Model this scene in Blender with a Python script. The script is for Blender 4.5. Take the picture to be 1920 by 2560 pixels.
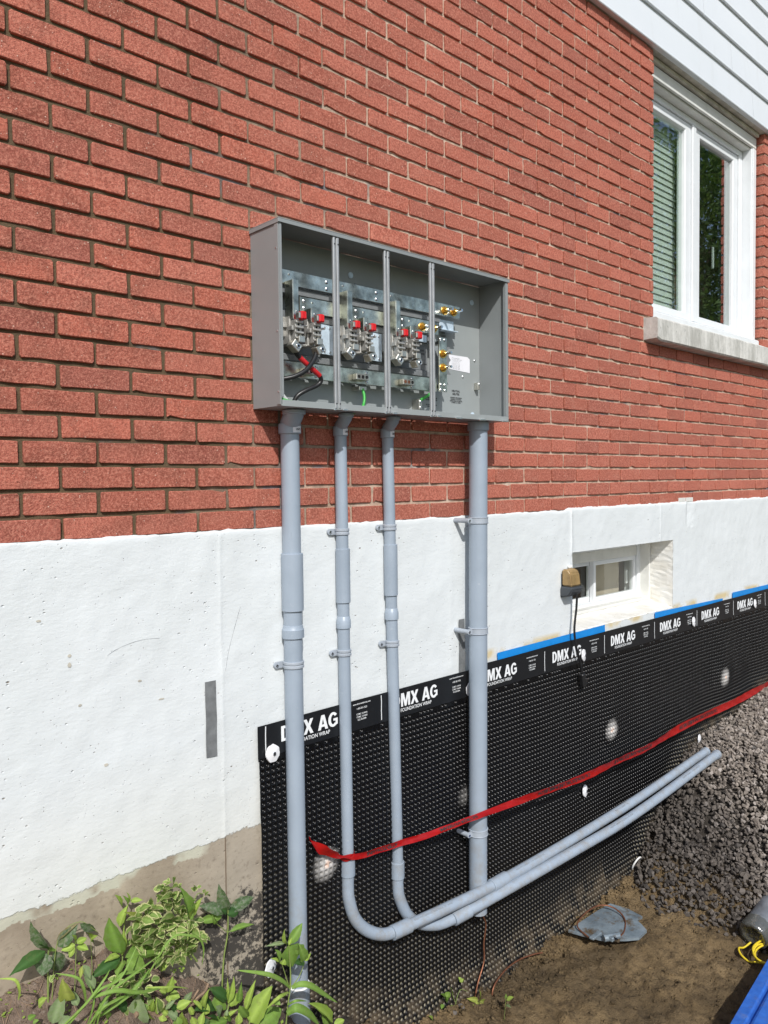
import bpy, bmesh, math, random
import numpy as np
from mathutils import Vector, Matrix, noise

for o in list(bpy.data.objects): bpy.data.objects.remove(o)
random.seed(11); RNG = np.random.default_rng(11)
scene = bpy.context.scene
COL = scene.collection

# ---------------------------------------------------------------- camera
# X runs along the wall to the right, Y into the house, Z up; Z = 0 is the foot of the brickwork
cam = bpy.data.cameras.new('camera'); camo = bpy.data.objects.new('camera', cam); COL.objects.link(camo)
yaw, pitch, roll = 0.750947, -0.039968, -0.011783
fw = Vector((math.sin(yaw)*math.cos(pitch), math.cos(yaw)*math.cos(pitch), math.sin(pitch)))
rt = fw.cross(Vector((0, 0, 1))).normalized(); up = rt.cross(fw)
rt, up = rt*math.cos(roll)+up*math.sin(roll), up*math.cos(roll)-rt*math.sin(roll)
camo.matrix_world = Matrix(((rt.x, up.x, -fw.x, -0.769324), (rt.y, up.y, -fw.y, -2.060332), (rt.z, up.z, -fw.z, 0.149166), (0, 0, 0, 1)))
cam.sensor_fit = 'VERTICAL'; cam.sensor_height = 36; cam.lens = 1937.857/2560*36
cam.clip_start = 0.05; cam.clip_end = 500
scene.camera = camo
# ---------------------------------------------------------------- sky and sun
TO_SUN = Vector((-0.65, -1.0, 1.05)).normalized()
EL = math.asin(TO_SUN.z)
world = bpy.data.worlds.new('World'); scene.world = world; world.use_nodes = True
wn = world.node_tree
sky = wn.nodes.new('ShaderNodeTexSky'); sky.sky_type = 'NISHITA'; sky.sun_disc = False
sky.sun_elevation = EL; sky.sun_rotation = math.atan2(TO_SUN.x, TO_SUN.y)
sky.air_density = 1.0; sky.dust_density = 1.6; sky.ozone_density = 1.0
bg = wn.nodes['Background']; bg.inputs['Strength'].default_value = 0.13
wn.links.new(sky.outputs['Color'], bg.inputs['Color'])
sun = bpy.data.lights.new('sun', 'SUN'); sun.energy = 4.2; sun.angle = math.radians(0.5); sun.color = (1.0, 0.98, 0.95)
suno = bpy.data.objects.new('sun', sun); COL.objects.link(suno)
suno.rotation_euler = (-TO_SUN).to_track_quat('-Z', 'Y').to_euler(); suno.location = (-3, -5, 5)
vs = scene.view_settings
vs.view_transform = 'Standard'; vs.look = 'None'; vs.gamma = 1; vs.use_curve_mapping = False; vs.exposure = -0.14

# ---------------------------------------------------------------- node helpers
class NT:
    def __init__(s, name):
        s.m = bpy.data.materials.new(name); s.m.use_nodes = True; s.t = s.m.node_tree
        s.b = s.t.nodes['Principled BSDF']; s.out = s.t.nodes['Material Output']; s._pos = None
    def n(s, typ, ins=None, **props):
        nd = s.t.nodes.new(typ)
        for k, v in props.items(): setattr(nd, k, v)
        for k, v in (ins or {}).items(): s.put(nd.inputs[k], v)
        return nd
    def put(s, sock, v):
        if isinstance(v, bpy.types.NodeSocket): s.t.links.new(v, sock)
        elif isinstance(v, (tuple, list)) and len(v) == 3 and sock.type == 'RGBA': sock.default_value = (*v, 1)
        else: sock.default_value = v
    def set(s, **k):
        for a, v in k.items(): s.put(s.b.inputs[a.replace('_', ' ')], v)
    def pos(s):
        if s._pos is None: s._pos = s.n('ShaderNodeNewGeometry').outputs['Position']
        return s._pos
    def xyz(s): return s.n('ShaderNodeSeparateXYZ', {0: s.pos()}).outputs
    def noise(s, scale, detail=3, rough=.55, vec=None, dist=0):
        return s.n('ShaderNodeTexNoise', {'Vector': vec or s.pos(), 'Scale': scale, 'Detail': detail, 'Roughness': rough, 'Distortion': dist}).outputs['Fac']
    def vor(s, scale, out='Distance', rnd=1, vec=None):
        return s.n('ShaderNodeTexVoronoi', {'Vector': vec or s.pos(), 'Scale': scale, 'Randomness': rnd}).outputs[out]
    def ma(s, op, a, b=0.0, c=0.0, clamp=False):
        return s.n('ShaderNodeMath', {0: a, 1: b, 2: c}, operation=op, use_clamp=clamp).outputs[0]
    def rng(s, v, a, b, c=0.0, d=1.0):
        return s.n('ShaderNodeMapRange', {0: v, 1: a, 2: b, 3: c, 4: d}).outputs[0]
    def mix(s, f, a, b, mode='MIX'):
        nd = s.n('ShaderNodeMix', data_type='RGBA', blend_type=mode)
        s.put(nd.inputs[0], f); s.put(nd.inputs[6], a); s.put(nd.inputs[7], b); return nd.outputs[2]
    def bump(s, h, strength=.5, dist=.002, normal=None):
        i = {'Height': h, 'Strength': strength, 'Distance': dist}
        if normal is not None: i['Normal'] = normal
        return s.n('ShaderNodeBump', i).outputs[0]
    def scalev(s, v): return s.n('ShaderNodeVectorMath', {0: s.pos(), 1: v}, operation='MULTIPLY').outputs[0]
    def objrand(s): return s.n('ShaderNodeObjectInfo').outputs['Random']
    def island(s): return s.n('ShaderNodeNewGeometry').outputs['Random Per Island']
    def attr(s, name): return s.n('ShaderNodeAttribute', attribute_name=name).outputs['Fac']

M = {}
def simple(name, col, rough=.5, metal=0.0, var=.06, scale=30, bump=0.0, spec=.5, bscale=200):
    t = NT(name); n = t.noise(scale, 4)
    lo = tuple(c*(1-var*2) for c in col); hi = tuple(min(1, c*(1+var*2)) for c in col)
    t.set(Base_Color=t.mix(t.rng(n, .3, .7), lo, hi), Roughness=t.rng(t.noise(scale*2.3, 3), .3, .7, rough*.85, min(1, rough*1.15)), Metallic=metal)
    t.b.inputs['Specular IOR Level'].default_value = spec
    if bump: t.set(Normal=t.bump(t.noise(bscale, 3), bump, .001))
    M[name] = t.m; return t

def brick_mat(name, island):
    t = NT(name); r = t.island() if island else t.objrand()
    x, y, z = t.xyz()
    r2 = t.ma('FRACT', t.ma('MULTIPLY', r, 7.31)); r3 = t.ma('FRACT', t.ma('MULTIPLY', r, 23.7))
    c = t.mix(r, (.375, .113, .076), (.53, .168, .116))
    c = t.mix(t.rng(r2, .72, 1, 0, .7), c, (.50, .130, .080))
    c = t.mix(t.rng(r3, .72, 1, 0, .75), c, (.26, .085, .066))
    # weathered, darker blotches, mostly on the older end of the wall
    bl = t.rng(t.noise(10, 5, .66), .47, .60); left = t.rng(x, 1.5, -.2, .16, 1.0)
    c = t.mix(t.ma('MULTIPLY', t.ma('MULTIPLY', bl, left), .62), c, (.15, .05, .033))
    c = t.mix(t.ma('MULTIPLY', t.rng(t.noise(28, 5, .65), .45, .75), .30), c, (.36, .085, .06))
    g = t.noise(260, 3, .7)
    c = t.mix(t.rng(g, .42, .72, 0, .75), c, (.64, .26, .185))
    c = t.mix(t.rng(t.noise(150, 4, .75), .54, .68, 0, .7), c, (.20, .05, .036))
    gr = t.noise(125, 2, .8); c = t.mix(t.rng(gr, .50, .62, 0, .5), c, (.22, .058, .04)); c = t.mix(t.rng(gr, .46, .36, 0, .45), c, (.66, .28, .20))
    sp = t.rng(t.vor(70), .15, .07); spm = t.rng(t.noise(20, 2), .48, .56)
    c = t.mix(t.ma('MULTIPLY', t.ma('MULTIPLY', sp, spm), .85), c, (.72, .52, .42))
    # dusty mortar smears
    sm = t.rng(t.noise(7, 6, .75, vec=t.scalev((1, 1, 2))), .54, .74, 0, .45)
    c = t.mix(t.ma('MULTIPLY', sm, t.rng(x, .2, 1.0, .35, 1)), c, (.55, .27, .20))
    dr = t.ma('MULTIPLY', t.rng(t.vor(7, vec=t.scalev((9, 1, 1))), .055, .02), t.rng(t.noise(1.7, 2), .52, .60)); c = t.mix(t.ma('MULTIPLY', dr, .6), c, (.74, .60, .50))
    h = t.ma('ADD', t.ma('MULTIPLY', g, 1.0), t.ma('MULTIPLY', t.noise(140, 4, .7), .8))
    t.set(Base_Color=c, Roughness=.92, Normal=t.bump(h, .8, .0035)); t.b.inputs['Specular IOR Level'].default_value = .2
    M[name] = t.m
brick_mat('brick', False); brick_mat('brick_far', True)

t = NT('mortar'); x, y, z = t.xyz()
old = t.rng(t.ma('ADD', x, t.ma('MULTIPLY', t.noise(4, 3), .8)), .85, 1.45)
cm = t.mix(old, (.115, .08, .042), (.56, .42, .32))
cm = t.mix(t.rng(t.noise(2.4, 4, .7), .58, .66), cm, (.20, .19, .20))
cm = t.mix(t.rng(t.noise(40, 4), .4, .7, 0, .45), cm, (.085, .06, .04))
cm = t.mix(t.ma('MULTIPLY', old, t.rng(t.noise(11, 3), .55, .68, 0, .6)), cm, (.66, .58, .48))
t.set(Base_Color=cm, Roughness=.95, Normal=t.bump(t.ma('ADD', t.noise(160, 4, .7), t.noise(45, 3)), .8, .004)); M['mortar'] = t.m

# painted / bare foundation concrete
t = NT('foundation'); x, y, z = t.xyz()
pits = t.rng(t.vor(38, vec=t.scalev((1, 1, 1.5))), .17, .06); pm = t.rng(t.noise(9, 3), .54, .62)
pits = t.ma('MULTIPLY', pits, pm)
pit2 = t.ma('MULTIPLY', t.rng(t.vor(85), .15, .06), t.rng(t.noise(21, 2), .5, .56))
pit3 = t.ma('MULTIPLY', t.rng(t.vor(14, vec=t.scalev((1, 1, 1.8))), .075, .03), t.rng(t.noise(3.1, 2), .46, .5))
allp = t.ma('MAXIMUM', t.ma('MAXIMUM', pits, t.ma('MULTIPLY', pit2, .7)), pit3)
white = t.mix(t.rng(t.noise(3, 4), .35, .7), (.715, .75, .76), (.67, .705, .71))
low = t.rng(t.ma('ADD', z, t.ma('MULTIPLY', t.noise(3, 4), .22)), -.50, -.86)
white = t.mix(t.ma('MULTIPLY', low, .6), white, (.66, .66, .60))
hole = t.ma('MULTIPLY', allp, t.rng(t.noise(31, 2), .52, .60))
white = t.mix(hole, white, (.24, .20, .16))
bare = t.mix(t.rng(t.noise(5, 5, .65), .3, .7), (.25, .20, .145), (.42, .355, .27))
bare = t.mix(t.rng(x, .30, .50, 0, .45), bare, (.45, .41, .34))
bare = t.mix(t.rng(t.noise(60, 4), .55, .75, 0, .5), bare, (.13, .10, .07))
bare = t.mix(t.ma('MULTIPLY', t.rng(t.ma('ABSOLUTE', t.ma('SUBTRACT', x, t.ma('MULTIPLY_ADD', t.noise(12, 3), .004, .4625))), .0035, .001), .85), bare, (.13, .085, .05))
edge = t.ma('ADD', z, t.ma('MULTIPLY', t.ma('SUBTRACT', t.noise(9, 5, .68), .5), .05))
edge = t.ma('ADD', edge, t.ma('MULTIPLY', t.ma('SUBTRACT', t.noise(60, 3, .7), .5), .022))
painted = t.rng(edge, -.942, -.938)
worn = t.rng(edge, -.972, -.969)          # a film of old paint left below the edge in places
wornm = t.ma('MULTIPLY', worn, t.rng(t.noise(5.5, 3), .48, .54))
c = t.mix(wornm, bare, (.50, .49, .39)); c = t.mix(painted, c, white)
tar = t.ma('ADD', t.rng(x, .20, .42, -.36, 0), t.rng(z, -1.03, -1.17, -.42, -.022))
tarf = t.rng(t.ma('ADD', t.ma('ADD', t.ma('MULTIPLY', t.noise(42, 6, .78), .75), t.ma('MULTIPLY', t.noise(8, 4, .6), .55)), tar), .56, .62)
c = t.mix(t.ma('MULTIPLY', tarf, .92), c, (.022, .02, .019))
glue = t.ma('MULTIPLY', t.rng(t.ma('ABSOLUTE', t.ma('ADD', z, .582)), .03, .008), t.ma('MULTIPLY', t.rng(t.noise(4, 4), .47, .56), t.rng(x, 1.6, 1.75)))
c = t.mix(t.ma('MULTIPLY', glue, .75), c, (.62, .46, .17))
hgt = t.ma('SUBTRACT', t.ma('ADD', t.ma('MULTIPLY', t.noise(34, 6, .66, vec=t.scalev((1, 1, 2.4))), .42), t.ma('MULTIPLY', t.noise(110, 3), .18)), t.ma('MULTIPLY', allp, .9))
hgt = t.ma('ADD', hgt, t.ma('MULTIPLY', painted, .5))
t.set(Base_Color=c, Roughness=t.rng(painted, 0, 1, .93, .6), Normal=t.bump(hgt, .6, .005)); M['foundation'] = t.m

t = NT('reveal_paint'); x, y, z = t.xyz()
c = t.mix(t.rng(t.noise(12, 4), .4, .7), (.78, .775, .74), (.68, .655, .59)); c = t.mix(t.rng(t.noise(45, 4, .7), .62, .72, 0, .6), c, (.38, .32, .24))
t.set(Base_Color=c, Roughness=.75, Normal=t.bump(t.noise(40, 4), .4, .003)); M['reveal_paint'] = t.m

# black dimple sheet: glossy plastic, soil dust caught in the dimples
t = NT('membrane'); x, y, z = t.xyz(); d = t.attr('dent')
scuff = t.rng(t.noise(55, 5, .75, vec=t.scalev((1, 1, .35))), .62, .85, 0, .14)
c = t.mix(scuff, (.0045, .0045, .005), (.09, .09, .095))
gz = t.attr('dusty'); du = t.ma('MULTIPLY', t.ma('MULTIPLY', t.rng(d, .5, .95), gz), t.rng(t.noise(13, 3), .25, .55, .45, 1))
c = t.mix(t.ma('MULTIPLY', du, .85), c, (.40, .36, .26))
for sx, sz, sr in ((2.667, -1.106, .042), (3.96, -1.076, .046), (1.552, -1.121, .032), (.842, -1.150, .045)):   # soft pale dots, the larger ones with orange centres
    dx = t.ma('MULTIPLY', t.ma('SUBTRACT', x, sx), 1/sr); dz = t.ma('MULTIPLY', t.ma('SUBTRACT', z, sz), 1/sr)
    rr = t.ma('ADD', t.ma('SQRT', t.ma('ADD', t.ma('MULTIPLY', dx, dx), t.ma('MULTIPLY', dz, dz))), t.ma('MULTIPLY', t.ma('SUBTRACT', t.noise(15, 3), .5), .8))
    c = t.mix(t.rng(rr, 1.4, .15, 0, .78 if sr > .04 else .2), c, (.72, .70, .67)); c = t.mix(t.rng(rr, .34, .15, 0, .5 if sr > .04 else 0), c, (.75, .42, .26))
film = t.ma('MULTIPLY', t.rng(gz, .62, 1.0), t.rng(t.noise(18, 4), .42, .66, 0, .75)); c = t.mix(film, c, (.17, .13, .085))
ro = t.ma('ADD', t.rng(t.noise(30, 4), .3, .7, .19, .31), t.ma('MULTIPLY', gz, .32))
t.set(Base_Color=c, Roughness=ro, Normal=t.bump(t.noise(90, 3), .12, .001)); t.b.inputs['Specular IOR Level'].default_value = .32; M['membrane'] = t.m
t = NT('membrane_band'); t.set(Base_Color=t.mix(t.rng(t.noise(50, 4, .7), .6, .8, 0, .25), (.011, .012, .014), (.09, .09, .1)), Roughness=.34, Normal=t.bump(t.noise(60, 3), .2, .0015)); M['membrane_band'] = t.m

t = NT('soil'); x, y, z = t.xyz()
mud = t.mix(t.rng(t.noise(5, 5, .65), .32, .68), (.130, .088, .042), (.255, .180, .092))
mud = t.mix(t.rng(t.noise(24, 6, .75), .48, .68, 0, .8), mud, (.040, .026, .013))
mud = t.mix(t.rng(t.noise(11, 5, .7), .55, .72, 0, .5), mud, (.25, .175, .095))
mud = t.mix(t.rng(t.noise(2.2, 3), .48, .66, 0, .7), mud, (.055, .039, .021))
gar = t.mix(t.rng(t.noise(18, 5, .7), .3, .7), (.10, .068, .048), (.27, .20, .15))
gar = t.mix(t.rng(t.noise(70, 4, .7), .60, .72, 0, .7), gar, (.36, .30, .25))
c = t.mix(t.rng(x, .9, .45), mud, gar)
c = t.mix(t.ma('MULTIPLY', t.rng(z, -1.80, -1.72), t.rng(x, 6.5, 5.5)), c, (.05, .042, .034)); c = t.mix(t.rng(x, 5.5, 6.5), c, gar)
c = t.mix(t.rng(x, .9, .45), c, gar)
lawn = t.rng(t.ma('ABSOLUTE', t.ma('ADD', y, 0.0)), 4, 7); c = t.mix(lawn, c, (.06, .10, .025))
wet = t.rng(t.noise(3.2, 3), .38, .62)
h = t.ma('ADD', t.ma('MULTIPLY', t.noise(26, 6, .68), 1.0), t.ma('MULTIPLY', t.noise(120, 4, .7), .4))
t.set(Base_Color=c, Roughness=t.rng(wet, 0, 1, .62, .95), Normal=t.bump(h, .8, .025)); t.b.inputs['Specular IOR Level'].default_value = .35; M['soil'] = t.m

t = NT('gravel'); r = t.island(); r2 = t.ma('FRACT', t.ma('MULTIPLY', r, 11.7)); x, y, z = t.xyz()
c = t.mix(r, (.14, .118, .098), (.32, .275, .232)); c = t.mix(t.rng(r2, .8, 1, 0, .8), c, (.46, .41, .37)); c = t.mix(t.rng(r2, .2, 0, 0, .8), c, (.075, .07, .068))
painted_shade = t.rng(t.ma('ADD', t.ma('ADD', z, t.ma('MULTIPLY', y, -.45)), t.ma('MULTIPLY', t.noise(2.6, 4), .55)), -1.0, -1.17)  # shade over the lower gravel, painted into the stone colour
c = t.mix(t.ma('MULTIPLY', painted_shade, .66), c, (.026, .022, .019))
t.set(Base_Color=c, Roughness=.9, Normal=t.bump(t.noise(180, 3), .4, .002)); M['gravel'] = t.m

# plain materials
t = NT('conduit'); x, y, z = t.xyz(); c = t.mix(t.rng(t.noise(9, 4), .3, .7), (.285, .34, .405), (.325, .385, .455))
c = t.mix(t.rng(t.noise(130, 4, .7, vec=t.scalev((1, 1, .12))), .66, .78, 0, .45), c, (.16, .18, .20))
c = t.mix(t.rng(t.noise(60, 4, .7), .66, .75, 0, .4), c, (.52, .55, .57)); c = t.mix(t.ma('MULTIPLY', t.rng(z, -1.0, -1.75), t.rng(t.noise(24, 5, .7), .45, .7, 0, .8)), c, (.25, .20, .13))
t.set(Base_Color=c, Roughness=t.rng(t.noise(20, 3), .3, .7, .32, .48), Normal=t.bump(t.noise(40, 2), .06, .001)); M['conduit'] = t.m; simple('conduit_strap', (.36, .40, .45), .4, var=.04)
simple('box_paint', (.255, .275, .278), .42, var=.025, scale=6, bump=.06, bscale=500); simple('box_inside', (.30, .325, .325), .45, var=.03, scale=6, bump=.06, bscale=500)
t = simple('bus_metal', (.60, .61, .53), .30, 1.0, var=.28, scale=26, bump=.1, bscale=60); t = simple('divider_metal', (.36, .375, .385), .48, .35, var=.06, scale=20)
simple('zinc', (.60, .71, .80), .42, .25, var=.05, scale=60); simple('jaw_cast', (.50, .49, .46), .45, .55, var=.1, scale=60, bump=.1); simple('lug_metal', (.62, .60, .54), .32, .9, var=.08, scale=60)
simple('brass', (.86, .55, .14), .28, .95, var=.08, scale=90); simple('bright_steel', (.75, .77, .80), .22, 1.0, var=.05)
simple('red_plastic', (.60, .012, .016), .30, var=.04); simple('black_plastic', (.014, .014, .015), .42, var=.1); simple('dark_hole', (.006, .006, .006), .8)
simple('cable_black', (.016, .016, .017), .38); simple('red_wrap', (.55, .02, .025), .38); simple('green_wire', (.06, .42, .07), .4); simple('white_wire', (.72, .73, .72), .45)
simple('grey_insulator', (.19, .20, .205), .5); simple('paper', (.80, .80, .84), .7, var=.02); simple('ink', (.025, .025, .028), .7); simple('white_print', (.82, .84, .85), .55, var=.02)
simple('white_vinyl', (.74, .765, .78), .36, var=.02, scale=8); simple('white_board', (.78, .80, .81), .45, var=.02, scale=6)
simple('trim_paint', (.70, .70, .66), .55, var=.04, scale=12); simple('soffit', (.50, .47, .40), .7, var=.12, scale=14)
simple('blue_tape', (.012, .245, .68), .36, var=.03); simple('duct_tape', (.21, .22, .225), .40, .15, var=.1, scale=40, bump=.2)
simple('washer', (.82, .82, .83), .4, var=.02); simple('copper', (.27, .115, .065), .5, .7, var=.15, scale=60); simple('white_plastic', (.80, .80, .78), .4)
simple('drain_pipe', (.15, .165, .185), .32, var=.2, scale=14, bump=.1, bscale=40); simple('yellow_rope', (.78, .60, .035), .55, var=.1, scale=200, bump=.4)
simple('twig', (.25, .17, .11), .85, var=.2, scale=60, bump=.5); simple('bark', (.11, .085, .06), .9, var=.2, scale=20)
simple('blind', (.80, .82, .80), .5, var=.02); simple('interior', (.030, .034, .032), .9); simple('interior_warm', (.50, .43, .34), .9, var=.1, scale=2)
simple('tan_plastic', (.30, .20, .085), .35, var=.12, scale=25); simple('dark_grey_plastic', (.055, .062, .07), .42); simple('stem', (.20, .26, .07), .55, var=.12)
t = NT('blue_cover'); c = t.mix(t.rng(t.noise(22, 5, .7), .3, .7), (.016, .095, .42), (.035, .16, .58)); c = t.mix(t.rng(t.noise(14, 6, .75), .53, .72, 0, .5), c, (.20, .17, .12))
t.set(Base_Color=c, Roughness=.62, Normal=t.bump(t.noise(60, 4), .4, .003)); M['blue_cover'] = t.m
t = NT('sill_stone'); n = t.noise(7, 5, .7, vec=t.scalev((2.2, 1, .6))); c = t.mix(t.rng(n, .38, .62), (.66, .65, .61), (.40, .395, .36)); c = t.mix(t.rng(t.noise(60, 4), .6, .75, 0, .6), c, (.14, .14, .13))
t.set(Base_Color=c, Roughness=.9, Normal=t.bump(t.noise(60, 4), .5, .004)); M['sill_stone'] = t.m
t = NT('plate_steel'); n = t.noise(14, 5, .7); c = t.mix(t.rng(n, .35, .65), (.15, .19, .22), (.28, .34, .38)); c = t.mix(t.rng(t.noise(16, 5, .7), .52, .66), c, (.13, .09, .048))
t.set(Base_Color=c, Roughness=.5, Metallic=.25, Normal=t.bump(n, .3, .004)); M['plate_steel'] = t.m
t = NT('siding'); c = t.mix(t.rng(t.noise(1.5, 3), .3, .7), (.76, .79, .82), (.71, .745, .775)); c = t.mix(t.rng(t.noise(9, 5, .7, vec=t.scalev((1, 1, .15))), .55, .78, 0, .3), c, (.55, .56, .55)); t.set(Base_Color=c, Roughness=.42, Normal=t.bump(t.noise(5, 2), .1, .003)); M['siding'] = t.m
t = NT('caution_red'); t.set(Base_Color=t.mix(t.rng(t.noise(25, 3), .3, .7), (.27, .004, .004), (.38, .007, .006)), Roughness=.3, Normal=t.bump(t.noise(60, 3), .4, .004)); M['caution_red'] = t.m
def glass(name, tint, refl=1.0):
    t = NT(name); t.t.nodes.remove(t.b)
    tr = t.n('ShaderNodeBsdfTransparent', {'Color': tint}); gl = t.n('ShaderNodeBsdfGlossy', {'Color': (1, 1, 1), 'Roughness': .004})
    g = t.n('ShaderNodeNewGeometry'); dt = t.n('ShaderNodeVectorMath', {0: g.outputs['Normal'], 1: g.outputs['Incoming']}, operation='DOT_PRODUCT').outputs['Value']
    fr = t.ma('MULTIPLY_ADD', t.ma('POWER', t.ma('SUBTRACT', 1.0, t.ma('ABSOLUTE', dt)), 5.0), .92, .08)
    mx = t.n('ShaderNodeMixShader', {0: t.ma('MULTIPLY', fr, refl, clamp=True), 1: tr.outputs[0], 2: gl.outputs[0]})
    t.t.links.new(mx.outputs[0], t.out.inputs[0]); M[name] = t.m
glass('glass', (.74, .82, .77), 2.5); glass('glass_clear', (.85, .88, .85))
t = NT('clear_film'); t.t.nodes.remove(t.b); tr = t.n('ShaderNodeBsdfTransparent', {'Color': (.62, .63, .6)}); gl = t.n('ShaderNodeBsdfGlossy', {'Color': (.9, .9, .9), 'Roughness': .16, 'Normal': t.bump(t.noise(22, 3), .5, .02)})
df = t.n('ShaderNodeBsdfDiffuse', {'Color': (.16, .165, .15)}); mx = t.n('ShaderNodeMixShader', {0: .22, 1: tr.outputs[0], 2: gl.outputs[0]}); mx2 = t.n('ShaderNodeMixShader', {0: .45, 1: mx.outputs[0], 2: df.outputs[0]}); t.t.links.new(mx2.outputs[0], t.out.inputs[0]); M['clear_film'] = t.m

def leaf_mat(name, a, b, dust=0.0, edge=None):
    t = NT(name); r = t.objrand(); c = t.mix(r, a, b); e = t.attr('edge'); v = t.attr('vein')
    c = t.mix(t.ma('MULTIPLY', v, .35), c, tuple(min(1, k*1.9+.02) for k in b))
    c = t.mix(t.rng(t.noise(90, 3), .5, .8, 0, .3), c, tuple(k*.55 for k in a))
    if edge is not None: c = t.mix(t.rng(t.ma('ADD', e, t.ma('MULTIPLY', t.ma('SUBTRACT', t.noise(90, 2), .5), .8)), .60, .74), c, edge)
    if dust: c = t.mix(t.rng(t.noise(110, 4, .7), .42, .72, 0, dust), c, (.36, .35, .30))
    c = t.mix(t.rng(t.noise(45, 5, .7), .54, .72, 0, .4), c, (.24, .21, .09))
    t.set(Base_Color=c, Roughness=.58, Normal=t.bump(t.noise(140, 2), .35, .002)); t.b.inputs['Specular IOR Level'].default_value = .22
    tl = t.n('ShaderNodeBsdfTranslucent', {'Color': t.mix(.5, c, (.16, .30, .02))}); mx = t.n('ShaderNodeMixShader', {0: .28, 1: t.b.outputs[0], 2: tl.outputs[0]})
    t.t.links.new(mx.outputs[0], t.out.inputs[0]); M['leaf_'+name] = t.m
leaf_mat('mid', (.14, .255, .04), (.20, .33, .06), .14); leaf_mat('light', (.25, .37, .055), (.34, .46, .09), .1); leaf_mat('dark', (.030, .080, .022), (.05, .12, .03))
leaf_mat('dust', (.055, .11, .04), (.085, .15, .06), .75); leaf_mat('dry', (.16, .13, .06), (.22, .19, .08), .3); leaf_mat('pale', (.17, .25, .10), (.23, .31, .14), .35)
leaf_mat('yel', (.26, .31, .06), (.34, .38, .09)); leaf_mat('var', (.15, .25, .055), (.24, .34, .09), 0, (.62, .62, .30)); leaf_mat('tree', (.07, .14, .045), (.13, .22, .07))

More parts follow.
